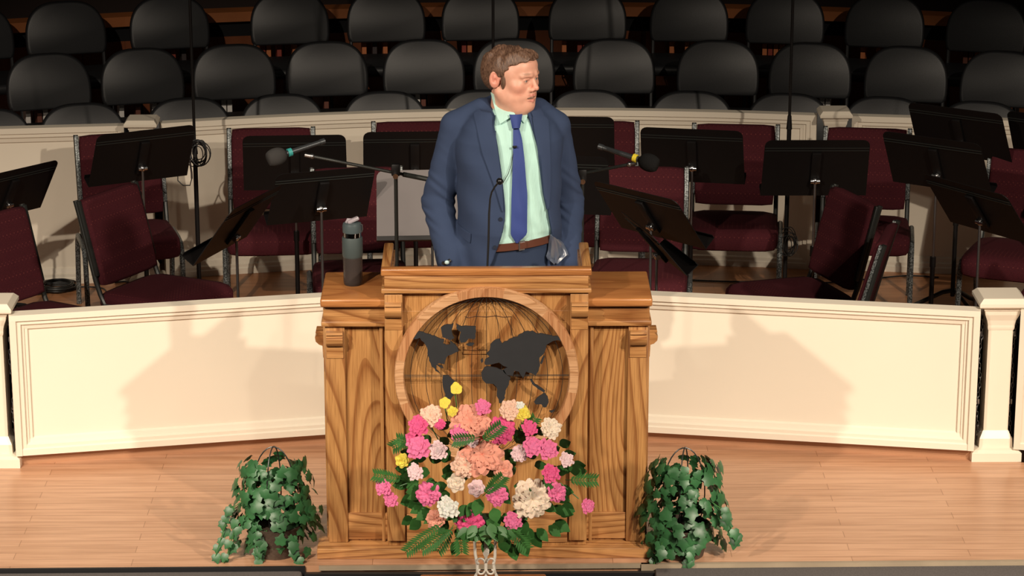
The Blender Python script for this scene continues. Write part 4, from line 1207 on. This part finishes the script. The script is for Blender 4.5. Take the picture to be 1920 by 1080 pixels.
# torso (slimmer than the clothes)
s = B.region((-.3, -.25, .80), (.3, .25, 1.60)); X, Y, Z = B.grid(s); B.op(torso_d(X, Y, Z, -.024, .80, 1.46).astype(np.float32), s, .02, 'add')
for a, b_, ra, rb_ in ((SH_L, EL_L, .050, .042), (EL_L, WR_L, .042, .028), (SH_R, EL_R, .050, .042), (EL_R, WR_R, .042, .028)): B.cap(a, b_, ra, rb_, .02)
B.cap((-.09, .02, .86), (-.12, .01, .46), .085, .058, .03); B.cap((-.12, .01, .46), (-.14, .03, .07), .055, .038, .02); B.cap((.09, .02, .86), (.13, -.02, .46), .085, .058, .03); B.cap((.13, -.02, .46), (.15, 0, .07), .055, .038, .02)
for sx, yy in ((-.14, .03), (.15, 0)): B.cap((sx, yy + .02, .035), (sx * 1.15, yy - .16, .025), .038, .03, .02)
# hands: palm + five fingers, inside the pockets
def hand(W, dirv, side):
    d = np.array(dirv) / np.linalg.norm(dirv); sd = np.array(side) / np.linalg.norm(side); n = np.cross(d, sd)
    B.cap(W, W + d * .05, .026, .030, .01); P = W + d * .075
    B.ell(W + d * .055, (.035, .035, .030), .01)
    for i, (o, L) in enumerate(((-.030, .070), (-.010, .080), (.010, .075), (.029, .058))):
        a = P + sd * o; b = a + d * (L * .55) + n * .008; c = b + d * (L * .3) + n * .022
        B.cap(a, b, .0095, .009, .006); B.cap(b, c, .009, .0078, .003)
    a = W + d * .03 - sd * .03; b = a + d * .035 - sd * .022; B.cap(a, b, .013, .011, .008); B.cap(b, b + d * .03 - sd * .002, .010, .009, .003)
hand(WR_L, (.05, -.02, -.12), (-.1, -1, 0)); hand(WR_R, (-.02, -.03, -.12), (.1, -1, 0))
# neck
B.cap(mp_(952, 216, .69), hp(0, -.016, -.05), .062, .062, .03)
B.cap(mp_(957, 214, .665), hp(0, .022, -.085), .060, .056, .035)
# head
E = lambda u, v, w_, r, k=.012, mode='add', m=None: B.ell(hp(u, v, w_), r, k, mode, HMAT if m is None else m)
Cp = lambda a, b, ra, rb, k=.008, mode='add': B.cap(hp(*a), hp(*b), ra, rb, k, mode)
E(0, -.020, .026, (.077, .098, .071), .02)
E(0, .028, .014, (.067, .064, .066), .02)
E(0, .034, -.035, (.065, .058, .068), .02)
E(0, .040, -.070, (.054, .050, .044), .02)
for sx in (-1, 1):
    E(sx * .044, .022, -.068, (.032, .048, .040), .02)          # jowl
    E(sx * .044, .055, -.022, (.026, .026, .024), .015)          # cheekbone
    Cp((sx * .060, -.012, -.050), (sx * .034, .050, -.098), .018, .018, .02)   # jaw line
E(0, .076, -.094, (.026, .020, .019), .015)                      # chin
E(0, .028, -.110, (.050, .056, .030), .03)                      # double chin
Cp((-.044, .077, .019), (-.014, .0905, .0215), .009, .0095, .010); Cp((.044, .077, .019), (.014, .0905, .0215), .009, .0095, .010)
Cp((-.012, .090, .021), (.012, .090, .021), .009, .009, .010)
E(0, .058, .050, (.052, .036, .034), .02)
for sx in (-1, 1):
    E(sx * .031, .096, .002, (.016, .012, .010), .010, 'sub')
    E(sx * .030, .078, .001, (.0145, .0125, .0118), .004)       # lids over the eyeball
    Cp((sx * .0185, .0880, .0066), (sx * .041, .0835, .0052), .0028, .0028, .003)
    E(sx * .030, .0905, -.0002, (.0122, .007, .0038), .0015, 'sub') # the slit
Cp((0, .088, .012), (0, .107, -.022), .0080, .0092, .008)
E(0, .109, -.0265, (.0105, .0115, .0095), .006)
for sx in (-1, 1):
    E(sx * .0125, .099, -.033, (.0085, .0105, .008), .005)
    E(sx * .0065, .102, -.0405, (.0038, .005, .003), .003, 'sub')
    Cp((sx * .017, .092, -.034), (sx * .030, .078, -.060), .004, .004, .010)
E(0, .086, -.060, (.026, .012, .016), .012)                      # muzzle
Cp((-.031, .076, -.0565), (-.007, .0965, -.0555), .0042, .0055, .004); Cp((.031, .076, -.0565), (.007, .0965, -.0555), .0042, .0055, .004); Cp((-.007, .0965, -.0555), (.007, .0965, -.0555), .005, .005, .004)
Cp((-.029, .075, -.063), (0, .0945, -.0765), .0042, .0062, .004); Cp((.029, .075, -.063), (0, .0945, -.0765), .0042, .0062, .004)
E(0, .086, -.0655, (.0250, .022, .0056), .002, 'sub')            # open mouth
for sx in (-1, 1):                                                # ears
    mt_ = HMAT @ np.array([[math.cos(.35), math.sin(.35) * -sx, 0], [math.sin(.35) * sx, math.cos(.35), 0], [0, 0, 1]])
    E(sx * .0820, -.020, -.004, (.0085, .0205, .0325), .006, 'add', mt_)
    E(sx * .0900, -.016, .003, (.0075, .0125, .021), .003, 'sub', mt_)
    E(sx * .0850, -.018, .001, (.0045, .0070, .014), .003, 'add', mt_)
    E(sx * .0900, -.012, -.006, (.0085, .0060, .009), .003, 'sub', mt_)
V, Q = B.net()
# skin with vertex tints (lips, cheeks, ear)
skin, nt, b = new_mat('skin'); N, L = nt.nodes, nt.links
va = N.new('ShaderNodeVertexColor'); va.layer_name = 'tint'
n_ = N.new('ShaderNodeTexNoise'); n_.inputs['Scale'].default_value = 45; tc = N.new('ShaderNodeTexCoord'); L.new(tc.outputs['Object'], n_.inputs['Vector'])
r_ = ramp(N, [(.3, (.93, .90, .90)), (.7, (1.03, 1.02, 1.02))]); L.new(n_.outputs['Fac'], r_.inputs[0])
mx = N.new('ShaderNodeMix'); mx.data_type = 'RGBA'; mx.blend_type = 'MULTIPLY'; mx.inputs[0].default_value = 1; L.new(va.outputs['Color'], mx.inputs[6]); L.new(r_.outputs[0], mx.inputs[7]); L.new(mx.outputs[2], b.inputs['Base Color'])
b.inputs['Roughness'].default_value = .48; b.inputs['Subsurface Weight'].default_value = .12; b.inputs['Subsurface Scale'].default_value = .012; b.inputs['Subsurface Radius'].default_value = (1, .35, .2)
bp = N.new('ShaderNodeBump'); bp.inputs['Strength'].default_value = .08; bp.inputs['Distance'].default_value = .001; n3 = N.new('ShaderNodeTexNoise'); n3.inputs['Scale'].default_value = 500; L.new(tc.outputs['Object'], n3.inputs['Vector']); L.new(n3.outputs['Fac'], bp.inputs['Height']); L.new(bp.outputs[0], b.inputs['Normal'])
body = net_obj('body', V, Q, skin, man)
LC = (V - HC) @ HMAT
base = np.array([.70, .37, .265]); col = np.tile(base, (len(V), 1))
def tint(c, r, colr, amt=1.0):
    global col
    d = np.sqrt((((LC - np.array(c)) / np.array(r)) ** 2).sum(1)); w_ = (np.clip(1.3 - d, 0, .6) / .6 * amt)[:, None]; col = col * (1 - w_) + np.array(colr) * w_
for sx in (-1, 1):
    tint((sx * .045, .06, -.03), (.03, .03, .028), (.66, .27, .19), .55)
    tint((sx * .085, -.015, -.005), (.014, .024, .034), (.66, .24, .18), .7)
    tint((sx * .030, .090, .0275), (.021, .014, .0042), (.30, .15, .085), .7)   # brows
    tint((sx * .030, .090, .002), (.018, .012, .009), (.50, .22, .16), .4)
tint((0, .11, -.03), (.018, .02, .014), (.66, .26, .19), .5)
tint((0, .096, -.0535), (.024, .014, .0042), (.48, .16, .13), .8); tint((0, .096, -.0755), (.021, .014, .0050), (.48, .16, .13), .8)
tint((0, .084, -.0655), (.022, .012, .0045), (.10, .025, .02), .95)
ca = body.data.color_attributes.new('tint', 'FLOAT_COLOR', 'POINT')
ca.data.foreach_set('color', np.concatenate([col, np.ones((len(col), 1))], 1).ravel().astype(np.float32))
# eyes, teeth
eyem, nt, b = new_mat('eye'); N, L = nt.nodes, nt.links
for sx in (-1, 1):
    c = hp(sx * .030, .0765, .0005)
    m = MB(); m.ell((0, 0, 0), (.0118, .0118, .0118), seg=20, rings=14); e = m.build('eye', [mat('eye_white', (.42, .34, .30), .3), mat('iris_grey', (.10, .12, .12), .2), mat('pupil', (.01, .01, .01), .15)], man, sharp=180)
    e.location = c
    g = HMAT @ np.array([.30, 1, -.02]); g = Vector(g / np.linalg.norm(g))
    for f in e.data.polygons:
        a = math.degrees(Vector(f.center).angle(g)); f.material_index = 2 if a < 13 else (1 if a < 30 else 0)
m = MB()
for i in range(9):
    u = -.0184 + .0046 * i; q = hp(u, .0900 - 16 * u * u, -.0625); m.ell(q, (.0027, .0027, .0050), seg=8, rings=6)
m.build('teeth', mat('teeth', (.72, .66, .56), .3), man)
# ---- hair
Hx = np.arange(HC[0] - .14, HC[0] + .14, .0026); Hy = np.arange(HC[1] - .15, HC[1] + .14, .0026); Hz = np.arange(HC[2] - .10, HC[2] + .165, .0026)
Hf = Field(Hx, Hy, Hz)
E2 = lambda u, v, w_, r, k=.012, mode='add': Hf.ell(hp(u, v, w_), r, k, mode, HMAT)
E2(0, -.020, .027, (.083, .106, .079), .02)
E2(0, -.045, -.005, (.072, .080, .065), .02)
E2(0, .028, .066, (.058, .060, .036), .02)
E2(0, .058, .073, (.046, .032, .024), .015)
s = (slice(None),) * 3; X, Y, Z = Hf.grid(s)
PX, PY, PZ = X - HC[0], Y - HC[1], Z - HC[2]
U = PX * HMAT[0, 0] + PY * HMAT[1, 0] + PZ * HMAT[2, 0]; Vv = PX * HMAT[0, 1] + PY * HMAT[1, 1] + PZ * HMAT[2, 1]; Wv = PX * HMAT[0, 2] + PY * HMAT[1, 2] + PZ * HMAT[2, 2]
curl = .0036 * np.sin(U * 120 + 2.6 * np.sin(Vv * 60) + 2 * np.sin(Wv * 40)) + .0022 * np.sin(Vv * 75 + 3 * np.sin(U * 55)) + .0008 * np.sin(U * 420 + Vv * 90 + 4 * np.sin(Vv * 50))
top = np.clip((Wv - .045) / .04, 0, 1)
Hf.F += -curl * (.10 + .95 * top) - .0025
# hairline: boundary v as a function of w: forehead hairline high, temple, in front of the ear, nape
vline = np.interp(Wv.ravel(), [-.10, -.062, -.052, -.045, -.012, .010, .028, .050, .062, .075, .15], [-.075, -.062, -.050, -.042, -.038, .006, .022, .034, .060, .092, .14]).reshape(Wv.shape)
side = np.clip((np.abs(U) - .03) / .04, 0, 1)
vfront = np.where(Wv > .058, vline, vline * side + (1 - side) * np.minimum(vline, -.02))
cut = Vv - vfront + .004 * np.sin(Wv * 220 + U * 150)
Hf.F = np.maximum(Hf.F, cut * .9).astype(np.float32)
Hf.F = np.maximum(Hf.F, (-.078 - Wv)).astype(np.float32)
for sx in (-1, 1):
    Hf.ell(hp(sx * .0715, .012, -.008), (.0062, .0105, .030), .004, 'add', HMAT)      # sideburn
    Hf.ell(hp(sx * .086, -.022, -.006), (.016, .018, .030), .003, 'sub', HMAT)
hairm, nt, b = new_mat('brown_hair'); N, L = nt.nodes, nt.links
tc = N.new('ShaderNodeTexCoord'); mp2 = N.new('ShaderNodeMapping'); mp2.inputs['Rotation'].default_value = (R(20), R(25), yaw); mp2.inputs['Scale'].default_value = (7, 1.0, 2.2)
L.new(tc.outputs['Object'], mp2.inputs['Vector']); n_ = N.new('ShaderNodeTexNoise'); n_.inputs['Scale'].default_value = 42; n_.inputs['Detail'].default_value = 6; n_.inputs['Distortion'].default_value = .3; L.new(mp2.outputs[0], n_.inputs['Vector'])
r_ = ramp(N, [(.32, (.055, .027, .017)), (.5, (.12, .064, .040)), (.7, (.20, .115, .075))]); L.new(n_.outputs['Fac'], r_.inputs[0]); L.new(r_.outputs[0], b.inputs['Base Color']); b.inputs['Roughness'].default_value = .5
bp = N.new('ShaderNodeBump'); bp.inputs['Strength'].default_value = .45; bp.inputs['Distance'].default_value = .0025; L.new(n_.outputs['Fac'], bp.inputs['Height']); L.new(bp.outputs[0], b.inputs['Normal'])
V2, Q2 = Hf.net(); net_obj('hair', V2, Q2, hairm, man)

# ---- cloth materials
def cloth(name, col, scale=900, rough=.9, sheen=.0, var=.06):
    m = mat(name, col, rough, var=var, vscale=12, bump=.35, bscale=scale, sheen=sheen, spec=.12); return m
M['suit'] = cloth('navy_suit_cloth', (.035, .052, .102))
M['suit_edge'] = cloth('navy_lapel_cloth', (.036, .053, .104))
M['trouser'] = cloth('navy_trouser_cloth', (.030, .045, .085))
M['tie'] = cloth('blue_tie_silk', (.040, .062, .215), 500, .5)
M['lining'] = mat('grey_satin_lining', (.085, .105, .15), .33, spec=.8, var=.2, vscale=30)
shirt, nt, b = new_mat('mint_shirt'); N, L = nt.nodes, nt.links
tc = N.new('ShaderNodeTexCoord'); wv = N.new('ShaderNodeTexWave'); wv.inputs['Scale'].default_value = 55; wv.bands_direction = 'X'; L.new(tc.outputs['Object'], wv.inputs['Vector'])
wv.inputs['Distortion'].default_value = .4
r_ = ramp(N, [(.0, (.385, .62, .56)), (.35, (.42, .66, .595)), (1, (.43, .67, .605))]); L.new(wv.outputs['Color'], r_.inputs[0]); L.new(r_.outputs[0], b.inputs['Base Color']); b.inputs['Roughness'].default_value = .75
n3 = N.new('ShaderNodeTexNoise'); n3.inputs['Scale'].default_value = 14; n3.inputs['Detail'].default_value = 3; mp3 = N.new('ShaderNodeMapping'); mp3.inputs['Scale'].default_value = (2.2, 1, .6); L.new(tc.outputs['Object'], mp3.inputs['Vector']); L.new(mp3.outputs[0], n3.inputs['Vector'])
bp = N.new('ShaderNodeBump'); bp.inputs['Strength'].default_value = .6; bp.inputs['Distance'].default_value = .012; L.new(n3.outputs['Fac'], bp.inputs['Height']); L.new(bp.outputs[0], b.inputs['Normal'])
M['shirt'] = shirt

# ---- trousers
Tf = Field(np.arange(-.30, .32, .007), np.arange(-.24, .24, .007), np.arange(.03, 1.06, .007))
s = (slice(None),) * 3; X, Y, Z = Tf.grid(s); Tf.op(torso_d(X, Y, Z, .002, .80, 1.035).astype(np.float32), s, .02, 'add')
Tf.cap((-.085, .01, .84), (-.12, .0, .46), .105, .085, .03); Tf.cap((-.12, .0, .46), (-.14, .02, .09), .082, .075, .02)
Tf.cap((.085, .01, .84), (.13, -.02, .46), .105, .085, .03); Tf.cap((.13, -.02, .46), (.15, .0, .09), .082, .075, .02)
Tf.F = np.maximum(Tf.F, .045 - Z).astype(np.float32)
V3, Q3 = Tf.net(); net_obj('trousers', V3, Q3, M['trouser'], man)
for sx, yy in ((-.14, .03), (.15, 0)):
    m = MB(); m.rings([[(sx * 1.03 + a * math.cos(q), yy + .075 - t_ * .30 + 0 * a, h * (.5 + .5 * math.sin(q)) + .004) for q in np.linspace(0, 2 * math.pi, 16, endpoint=False)] for t_, a, h in ((0, .02, .05), (.08, .038, .075), (.35, .042, .085), (.6, .047, .06), (.85, .045, .045), (1, .02, .03))]); m.build('shoe', mat('black_leather_shoe', (.015, .012, .010), .25), man, sharp=60)

# ---- shirt
Sf = Field(np.arange(-.24, .26, .005), np.arange(-.22, .20, .005), np.arange(.98, 1.60, .005))
s = (slice(None),) * 3; X, Y, Z = Sf.grid(s)
fold = .0030 * np.sin(Z * 70 + X * 60) * np.clip((1.20 - Z) / .15, 0, 1) + .0025 * np.sin(X * 110 + Z * 25)
zlow = mp_(970, 459, .52)[2]
fold = fold * np.clip((Z - zlow) / .02, 0, 1) - .009 * np.clip((zlow + .004 - Z) / .008, 0, 1)
Sf.op((torso_d(X, Y, Z, .004, 1.0, 1.50 - .045 * np.clip((np.sqrt((X - mp_(953, 208, .69)[0]) ** 2 + (Y - .02) ** 2) - .080) / .03, 0, 1)) - fold).astype(np.float32), s, .02, 'add')
Sf.cap(mp_(953, 226, .69), mp_(954, 212, .69), .072, .069, .02)
V4, Q4 = Sf.net(); net_obj('shirt', V4, Q4, shirt, man)

# ---- jacket: torso + sleeves, with the front opening cut out between the two front edges
JF = Field(np.arange(-.34, .36, .0042), np.arange(-.24, .26, .0042), np.arange(.72, 1.575, .0042))
s = (slice(None),) * 3; X, Y, Z = JF.grid(s)
JF.op(torso_d(X, Y, Z, .020, .74, 1.50).astype(np.float32) - (.002 * np.sin(Z * 38 + X * 30)).astype(np.float32), s, .02, 'add')
def wr(amp, fr_, ph):
    def f(X, Y, Z, t): return amp * np.sin((Z + .55 * X + .25 * Y) * fr_ + ph + 1.7 * np.sin(Z * 37 + X * 50)) * np.clip(1.2 - np.abs(t - (1 if ph < 1 else 0)) * 1.6, .15, 1)
    return f
NL, NR = mp_(905, 208, .70), mp_(1008, 208, .72)
JF.cap(NL, SH_L + np.array([.0, 0, .006]), .050, .058, .02); JF.cap(NR, SH_R + np.array([0, 0, .006]), .050, .056, .02)
for q_, s_ in ((SH_L, -1), (SH_R, 1)): JF.ell(q_ + np.array([s_ * -.006, .0, .020]), (.060, .058, .044), .012)
JF.cap(SH_L, EL_L, .060, .060, .009, wob=wr(.0028, 105, 0)); JF.cap(EL_L, WR_L, .061, .044, .008, wob=wr(.0032, 120, 2))
JF.cap(SH_R, EL_R, .058, .057, .009, wob=wr(.0030, 105, .5)); JF.cap(EL_R, WR_R, .058, .043, .008, wob=wr(.0036, 120, 2.5))
# skirt pushed back over the hands
JF.cap(WR_L + np.array([.02, .02, .03]), WR_L + np.array([.03, .03, -.12]), .05, .06, .04)
JF.cap(WR_R + np.array([-.02, .02, .03]), WR_R + np.array([-.02, .03, -.12]), .045, .05, .04)
def PXZ(pts, Y=.55): return [mp_(x, y, Y) for x, y in pts]
LE = PXZ([(916, 176), (919, 188), (922, 205), (926, 232), (934, 290), (938, 320), (942, 360), (944, 385), (943, 405), (939, 425), (932, 450), (922, 480), (912, 505), (890, 560), (880, 640)])
RE = PXZ([(985, 176), (990, 200), (994, 218), (1000, 246), (1008, 278), (1014, 320), (1019, 361), (1027, 396), (1032, 423), (1035, 440), (1034, 470), (1028, 505), (1030, 560), (1040, 640)])
lz, lx = np.array([p[2] for p in LE])[::-1], np.array([p[0] for p in LE])[::-1]; rz_, rx_ = np.array([p[2] for p in RE])[::-1], np.array([p[0] for p in RE])[::-1]
def cxl(Z, dy=0): return np.interp(Z, lz, lx)
def cxr(Z): return np.interp(Z, rz_, rx_)
xl = cxl(Z); xr = cxr(Z)
wedge = np.maximum(np.maximum(xl - X - .10 * (Y + .10), X - xr + .18 * (Y + .10)), Y - (.03))
cut = wedge
h = np.clip(.5 - .5 * (JF.F + cut) / .004, 0, 1); JF.F = (JF.F * (1 - h) - cut * h + .004 * h * (1 - h)).astype(np.float32)
# neck hole
JF.cap(mp_(953, 262, .68), mp_(954, 150, .70), .070, .073, .006, 'sub')
cpts = []    # collar roll round the neck
nc = mp_(953, 208, .69)
for q in np.linspace(-2.55, 2.55, 26):
    bk = .5 + .5 * math.cos(q)
    cpts.append(nc + np.array([.081 * math.sin(q - .25), .083 * math.cos(q - .25), -.018 + .050 * bk]))
for a_, b_ in zip(cpts[:-1], cpts[1:]): JF.cap(a_, b_, .0125, .0125, .020)
V5, Q5 = JF.net(); jacket = net_obj('jacket', V5, Q5, M['suit'], man)

# ---- drape helper: find the front surface of a field at (x, z)
def front(fld, x, z):
    i = int(np.clip(np.searchsorted(fld.x, x), 1, len(fld.x) - 1)); k = int(np.clip(np.searchsorted(fld.z, z), 1, len(fld.z) - 1))
    tx = (x - fld.x[i - 1]) / (fld.x[i] - fld.x[i - 1]); tz = (z - fld.z[k - 1]) / (fld.z[k] - fld.z[k - 1])
    col_ = (fld.F[i - 1, :, k - 1] * (1 - tx) * (1 - tz) + fld.F[i, :, k - 1] * tx * (1 - tz) + fld.F[i - 1, :, k] * (1 - tx) * tz + fld.F[i, :, k] * tx * tz)
    j = np.nonzero(col_ < 0)[0]
    if len(j) == 0: return None
    j = j[0]
    if j == 0: return float(fld.y[0])
    a, b_ = col_[j - 1], col_[j]; return float(fld.y[j - 1] + (fld.y[j] - fld.y[j - 1]) * a / (a - b_))
def strip(fld, A, Bc, n, mcol, off, thick, name, mt, smooth_y=None, lift=None, flds=None):
    """draped strip between pixel polylines A and Bc"""
    A = [mp_(x, y, .55) for x, y in A]; Bc = [mp_(x, y, .55) for x, y in Bc]
    def along(P, t):
        L_ = [0]
        for a, b_ in zip(P[:-1], P[1:]): L_.append(L_[-1] + np.linalg.norm(b_ - a))
        t *= L_[-1]; i = min(max(np.searchsorted(L_, t) - 1, 0), len(P) - 2); u = (t - L_[i]) / max(L_[i + 1] - L_[i], 1e-9); return P[i] * (1 - u) + P[i + 1] * u
    rows = []; last = -.12
    G = np.zeros((n + 1, mcol + 1)); PT = [[None] * (mcol + 1) for _ in range(n + 1)]
    for i in range(n + 1):
        a, b_ = along(A, i / n), along(Bc, i / n)
        for j in range(mcol + 1):
            q = a * (1 - j / mcol) + b_ * (j / mcol)
            ys = [front(f, q[0], q[2]) for f in (flds or [fld])]; ys = [y for y in ys if y is not None]
            G[i, j] = min(ys) if ys else np.nan
            PT[i][j] = q
    for i in range(n + 1):
        for j in range(mcol + 1):
            if np.isnan(G[i, j]): 
                G[i, j] = np.nanmean(G[i]) if not np.isnan(G[i]).all() else -.12
    for _ in range(3):
        H_ = G.copy(); H_[1:-1] = (G[:-2] + 2 * G[1:-1] + G[2:]) / 4; G = np.minimum(H_, G + .003)
    for i in range(n + 1):
        rows.append([Vector((PT[i][j][0], G[i, j] - off - (lift(i / n, j / mcol) if lift else 0), PT[i][j][2])) for j in range(mcol + 1)])
    m = MB(); m.sheet(rows, thick); o = m.build(name, mt, man, sharp=50)
    # thickness must go away from the viewer
    return o
# lapels (viewer's left, then right)
strip(JF, [(899, 215), (889, 221), (896, 246), (905, 283), (919, 320), (931, 352), (941, 386)], [(927, 222), (927, 232), (930, 258), (935, 290), (938.5, 320), (942, 355), (944, 388)], 30, 6, .0045, .004, 'lapel', M['suit_edge'], flds=[JF])
strip(JF, [(993, 213), (998, 222), (1001, 232), (1001, 233)], [(1000, 205), (1012, 214), (1020, 226), (1020, 227)], 8, 4, .005, .004, 'collar', M['suit_edge'])
strip(JF, [(998, 226), (1001, 246), (1008, 278), (1014, 320), (1019, 361), (1026, 392)], [(1020, 228), (1028, 234), (1030, 270), (1031, 310), (1031, 350), (1028, 392)], 30, 5, .0045, .004, 'lapel', M['suit_edge'])
# pocket flap, button
strip(JF, [(858, 427), (860, 436), (862, 444)], [(883, 434), (883, 442), (882, 451)], 5, 6, .005, .004, 'pocket_flap', M['suit_edge'])
for (x, y) in ((938, 402), (928, 455)):
    q = mp_(x, y, .55); yy = front(JF, q[0], q[2]) or -.13; m = MB(); m.cyl((q[0], yy - .004, q[2]), (q[0], yy + .002, q[2]), .0075, seg=14); m.build('button', mat('navy_button', (.02, .025, .04), .3), man)
# shirt collar flaps
def sf(u, v): return .004 + .004 * v
strip(Sf, [(920, 184), (926, 208), (938, 235)], [(948, 205), (962, 214), (966, 219)], 10, 6, .011, .004, 'shirt_collar', shirt, flds=[Sf])
strip(Sf, [(970, 219), (979, 215), (987, 211)], [(983, 235), (988, 227), (992, 219)], 8, 5, .011, .004, 'shirt_collar', shirt, flds=[Sf])
m = MB(); c0 = mp_(955, 202, .69) + np.array([0, -.010, 0])
rg_ = []
for (dz_, r_0) in ((-.045, .083), (.0, .079), (.014, .076), (.016, .0735), (.0, .0735), (-.045, .078)):
    rg_.append([(c0[0] + r_0 * math.cos(q), c0[1] + r_0 * .98 * math.sin(q), c0[2] + dz_ + .022 * math.sin(q)) for q in np.linspace(0, 2 * math.pi, 36, endpoint=False)])
m.rings(rg_, cap=False); m.build('collar_band', shirt, man, sharp=60)
# tie
strip(Sf, [(957, 218), (961, 232), (964, 241)], [(977, 219), (974, 232), (971, 241)], 6, 5, .020, .008, 'tie_knot', M['tie'], lift=lambda t, u: .008 * math.sin(math.pi * u) )
strip(Sf, [(963, 238), (962, 270), (960, 330), (958, 400), (957, 432), (968, 448)], [(971, 238), (978, 262), (983, 300), (988, 360), (987, 400), (987, 432), (969, 449)], 40, 6, .009, .004, 'tie', M['tie'], lift=lambda t, u: .003 * math.sin(math.pi * u))
# belt
def belt_ring(z0, z1, off, name, mt, a0=0, a1=2 * math.pi, n=60):
    m = MB(); rg2 = []
    for k in range(n + 1):
        a = a0 + (a1 - a0) * k / n; d = np.array([math.sin(a), -math.cos(a)])
        lo, hi = 0, .35
        tilt = .012 * math.sin(a - .3)
        for _ in range(22):
            mid = (lo + hi) / 2; v_ = torso_d(np.array([d[0] * mid]), np.array([d[1] * mid]), np.array([(z0 + z1) / 2]))[0]
            lo, hi = (mid, hi) if v_ < off else (lo, mid)
        rg2.append([(d[0] * (lo + e), d[1] * (lo + e), z + tilt) for e, z in ((0, z0), (.004, z0), (.004, z1), (0, z1))])
    m.rings(rg2, cap=abs(a1 - a0) < 6); return m.build(name, mt, man, sharp=40)
zb_ = mp_(970, 459, .52)[2]
leather = mat('brown_leather', (.085, .030, .018), .35)
belt_ring(zb_ - .014, zb_ + .014, .006, 'belt', leather)
belt_ring(zb_ - .018, zb_ + .018, .010, 'belt_buckle', M['steel'], .22, .36, 6)
belt_ring(zb_ - .012, zb_ + .012, .0118, 'buckle_opening', leather, .245, .40, 6)
# pulled-out lining hanging beside the right pocket
strip(JF, [(1034, 440), (1030, 462), (1025, 484), (1040, 497)], [(1042, 448), (1055, 465), (1066, 486), (1045, 498)], 12, 12, .014, .004, 'jacket_lining', M['lining'], flds=[JF, Tf], lift=lambda t, u: .010 * math.sin(u * 16) * t)
# watch and shirt cuff at the left of the photo
d_ = (WR_L - EL_L) / np.linalg.norm(WR_L - EL_L)
m = MB(); m.cyl(WR_L - d_ * .006, WR_L + d_ * .012, .038, .036, seg=24); m.build('shirt_cuff', shirt, man)
q = mp_(838, 492, .52); m = MB(); m.ell(q, (.009, .006, .008)); m.build('watch_face', mat('watch_glass', (.55, .75, .75), .1, .3), man)
m = MB(); m.tube([q + np.array([-.016, .012, -.006]), q + np.array([0, .002, -.002]), q + np.array([.012, .01, .006])], .007, 8); m.build('watch_strap', M['black'], man)
# lavalier microphone with wire
q0 = mp_(966, 272, .55); y0 = (front(Sf, q0[0], q0[2]) or -.12) - .024
lav = MB(); lav.tube([(q0[0] - .010, y0, q0[2]), (q0[0] + .006, y0, q0[2] + .001)], .004, 8); lav.build('lapel_microphone', M['black'], man)
pts = []
for (x, y) in ((965, 275), (961, 290), (958, 305), (953, 320), (946, 332), (942, 338)):
    q = mp_(x, y, .55); pts.append((q[0], (front(Sf, q[0], q[2]) or -.12) - .012, q[2]))
m = MB(); m.tube(pts, .0014, 6); m.build('microphone_wire', M['cable'], man)
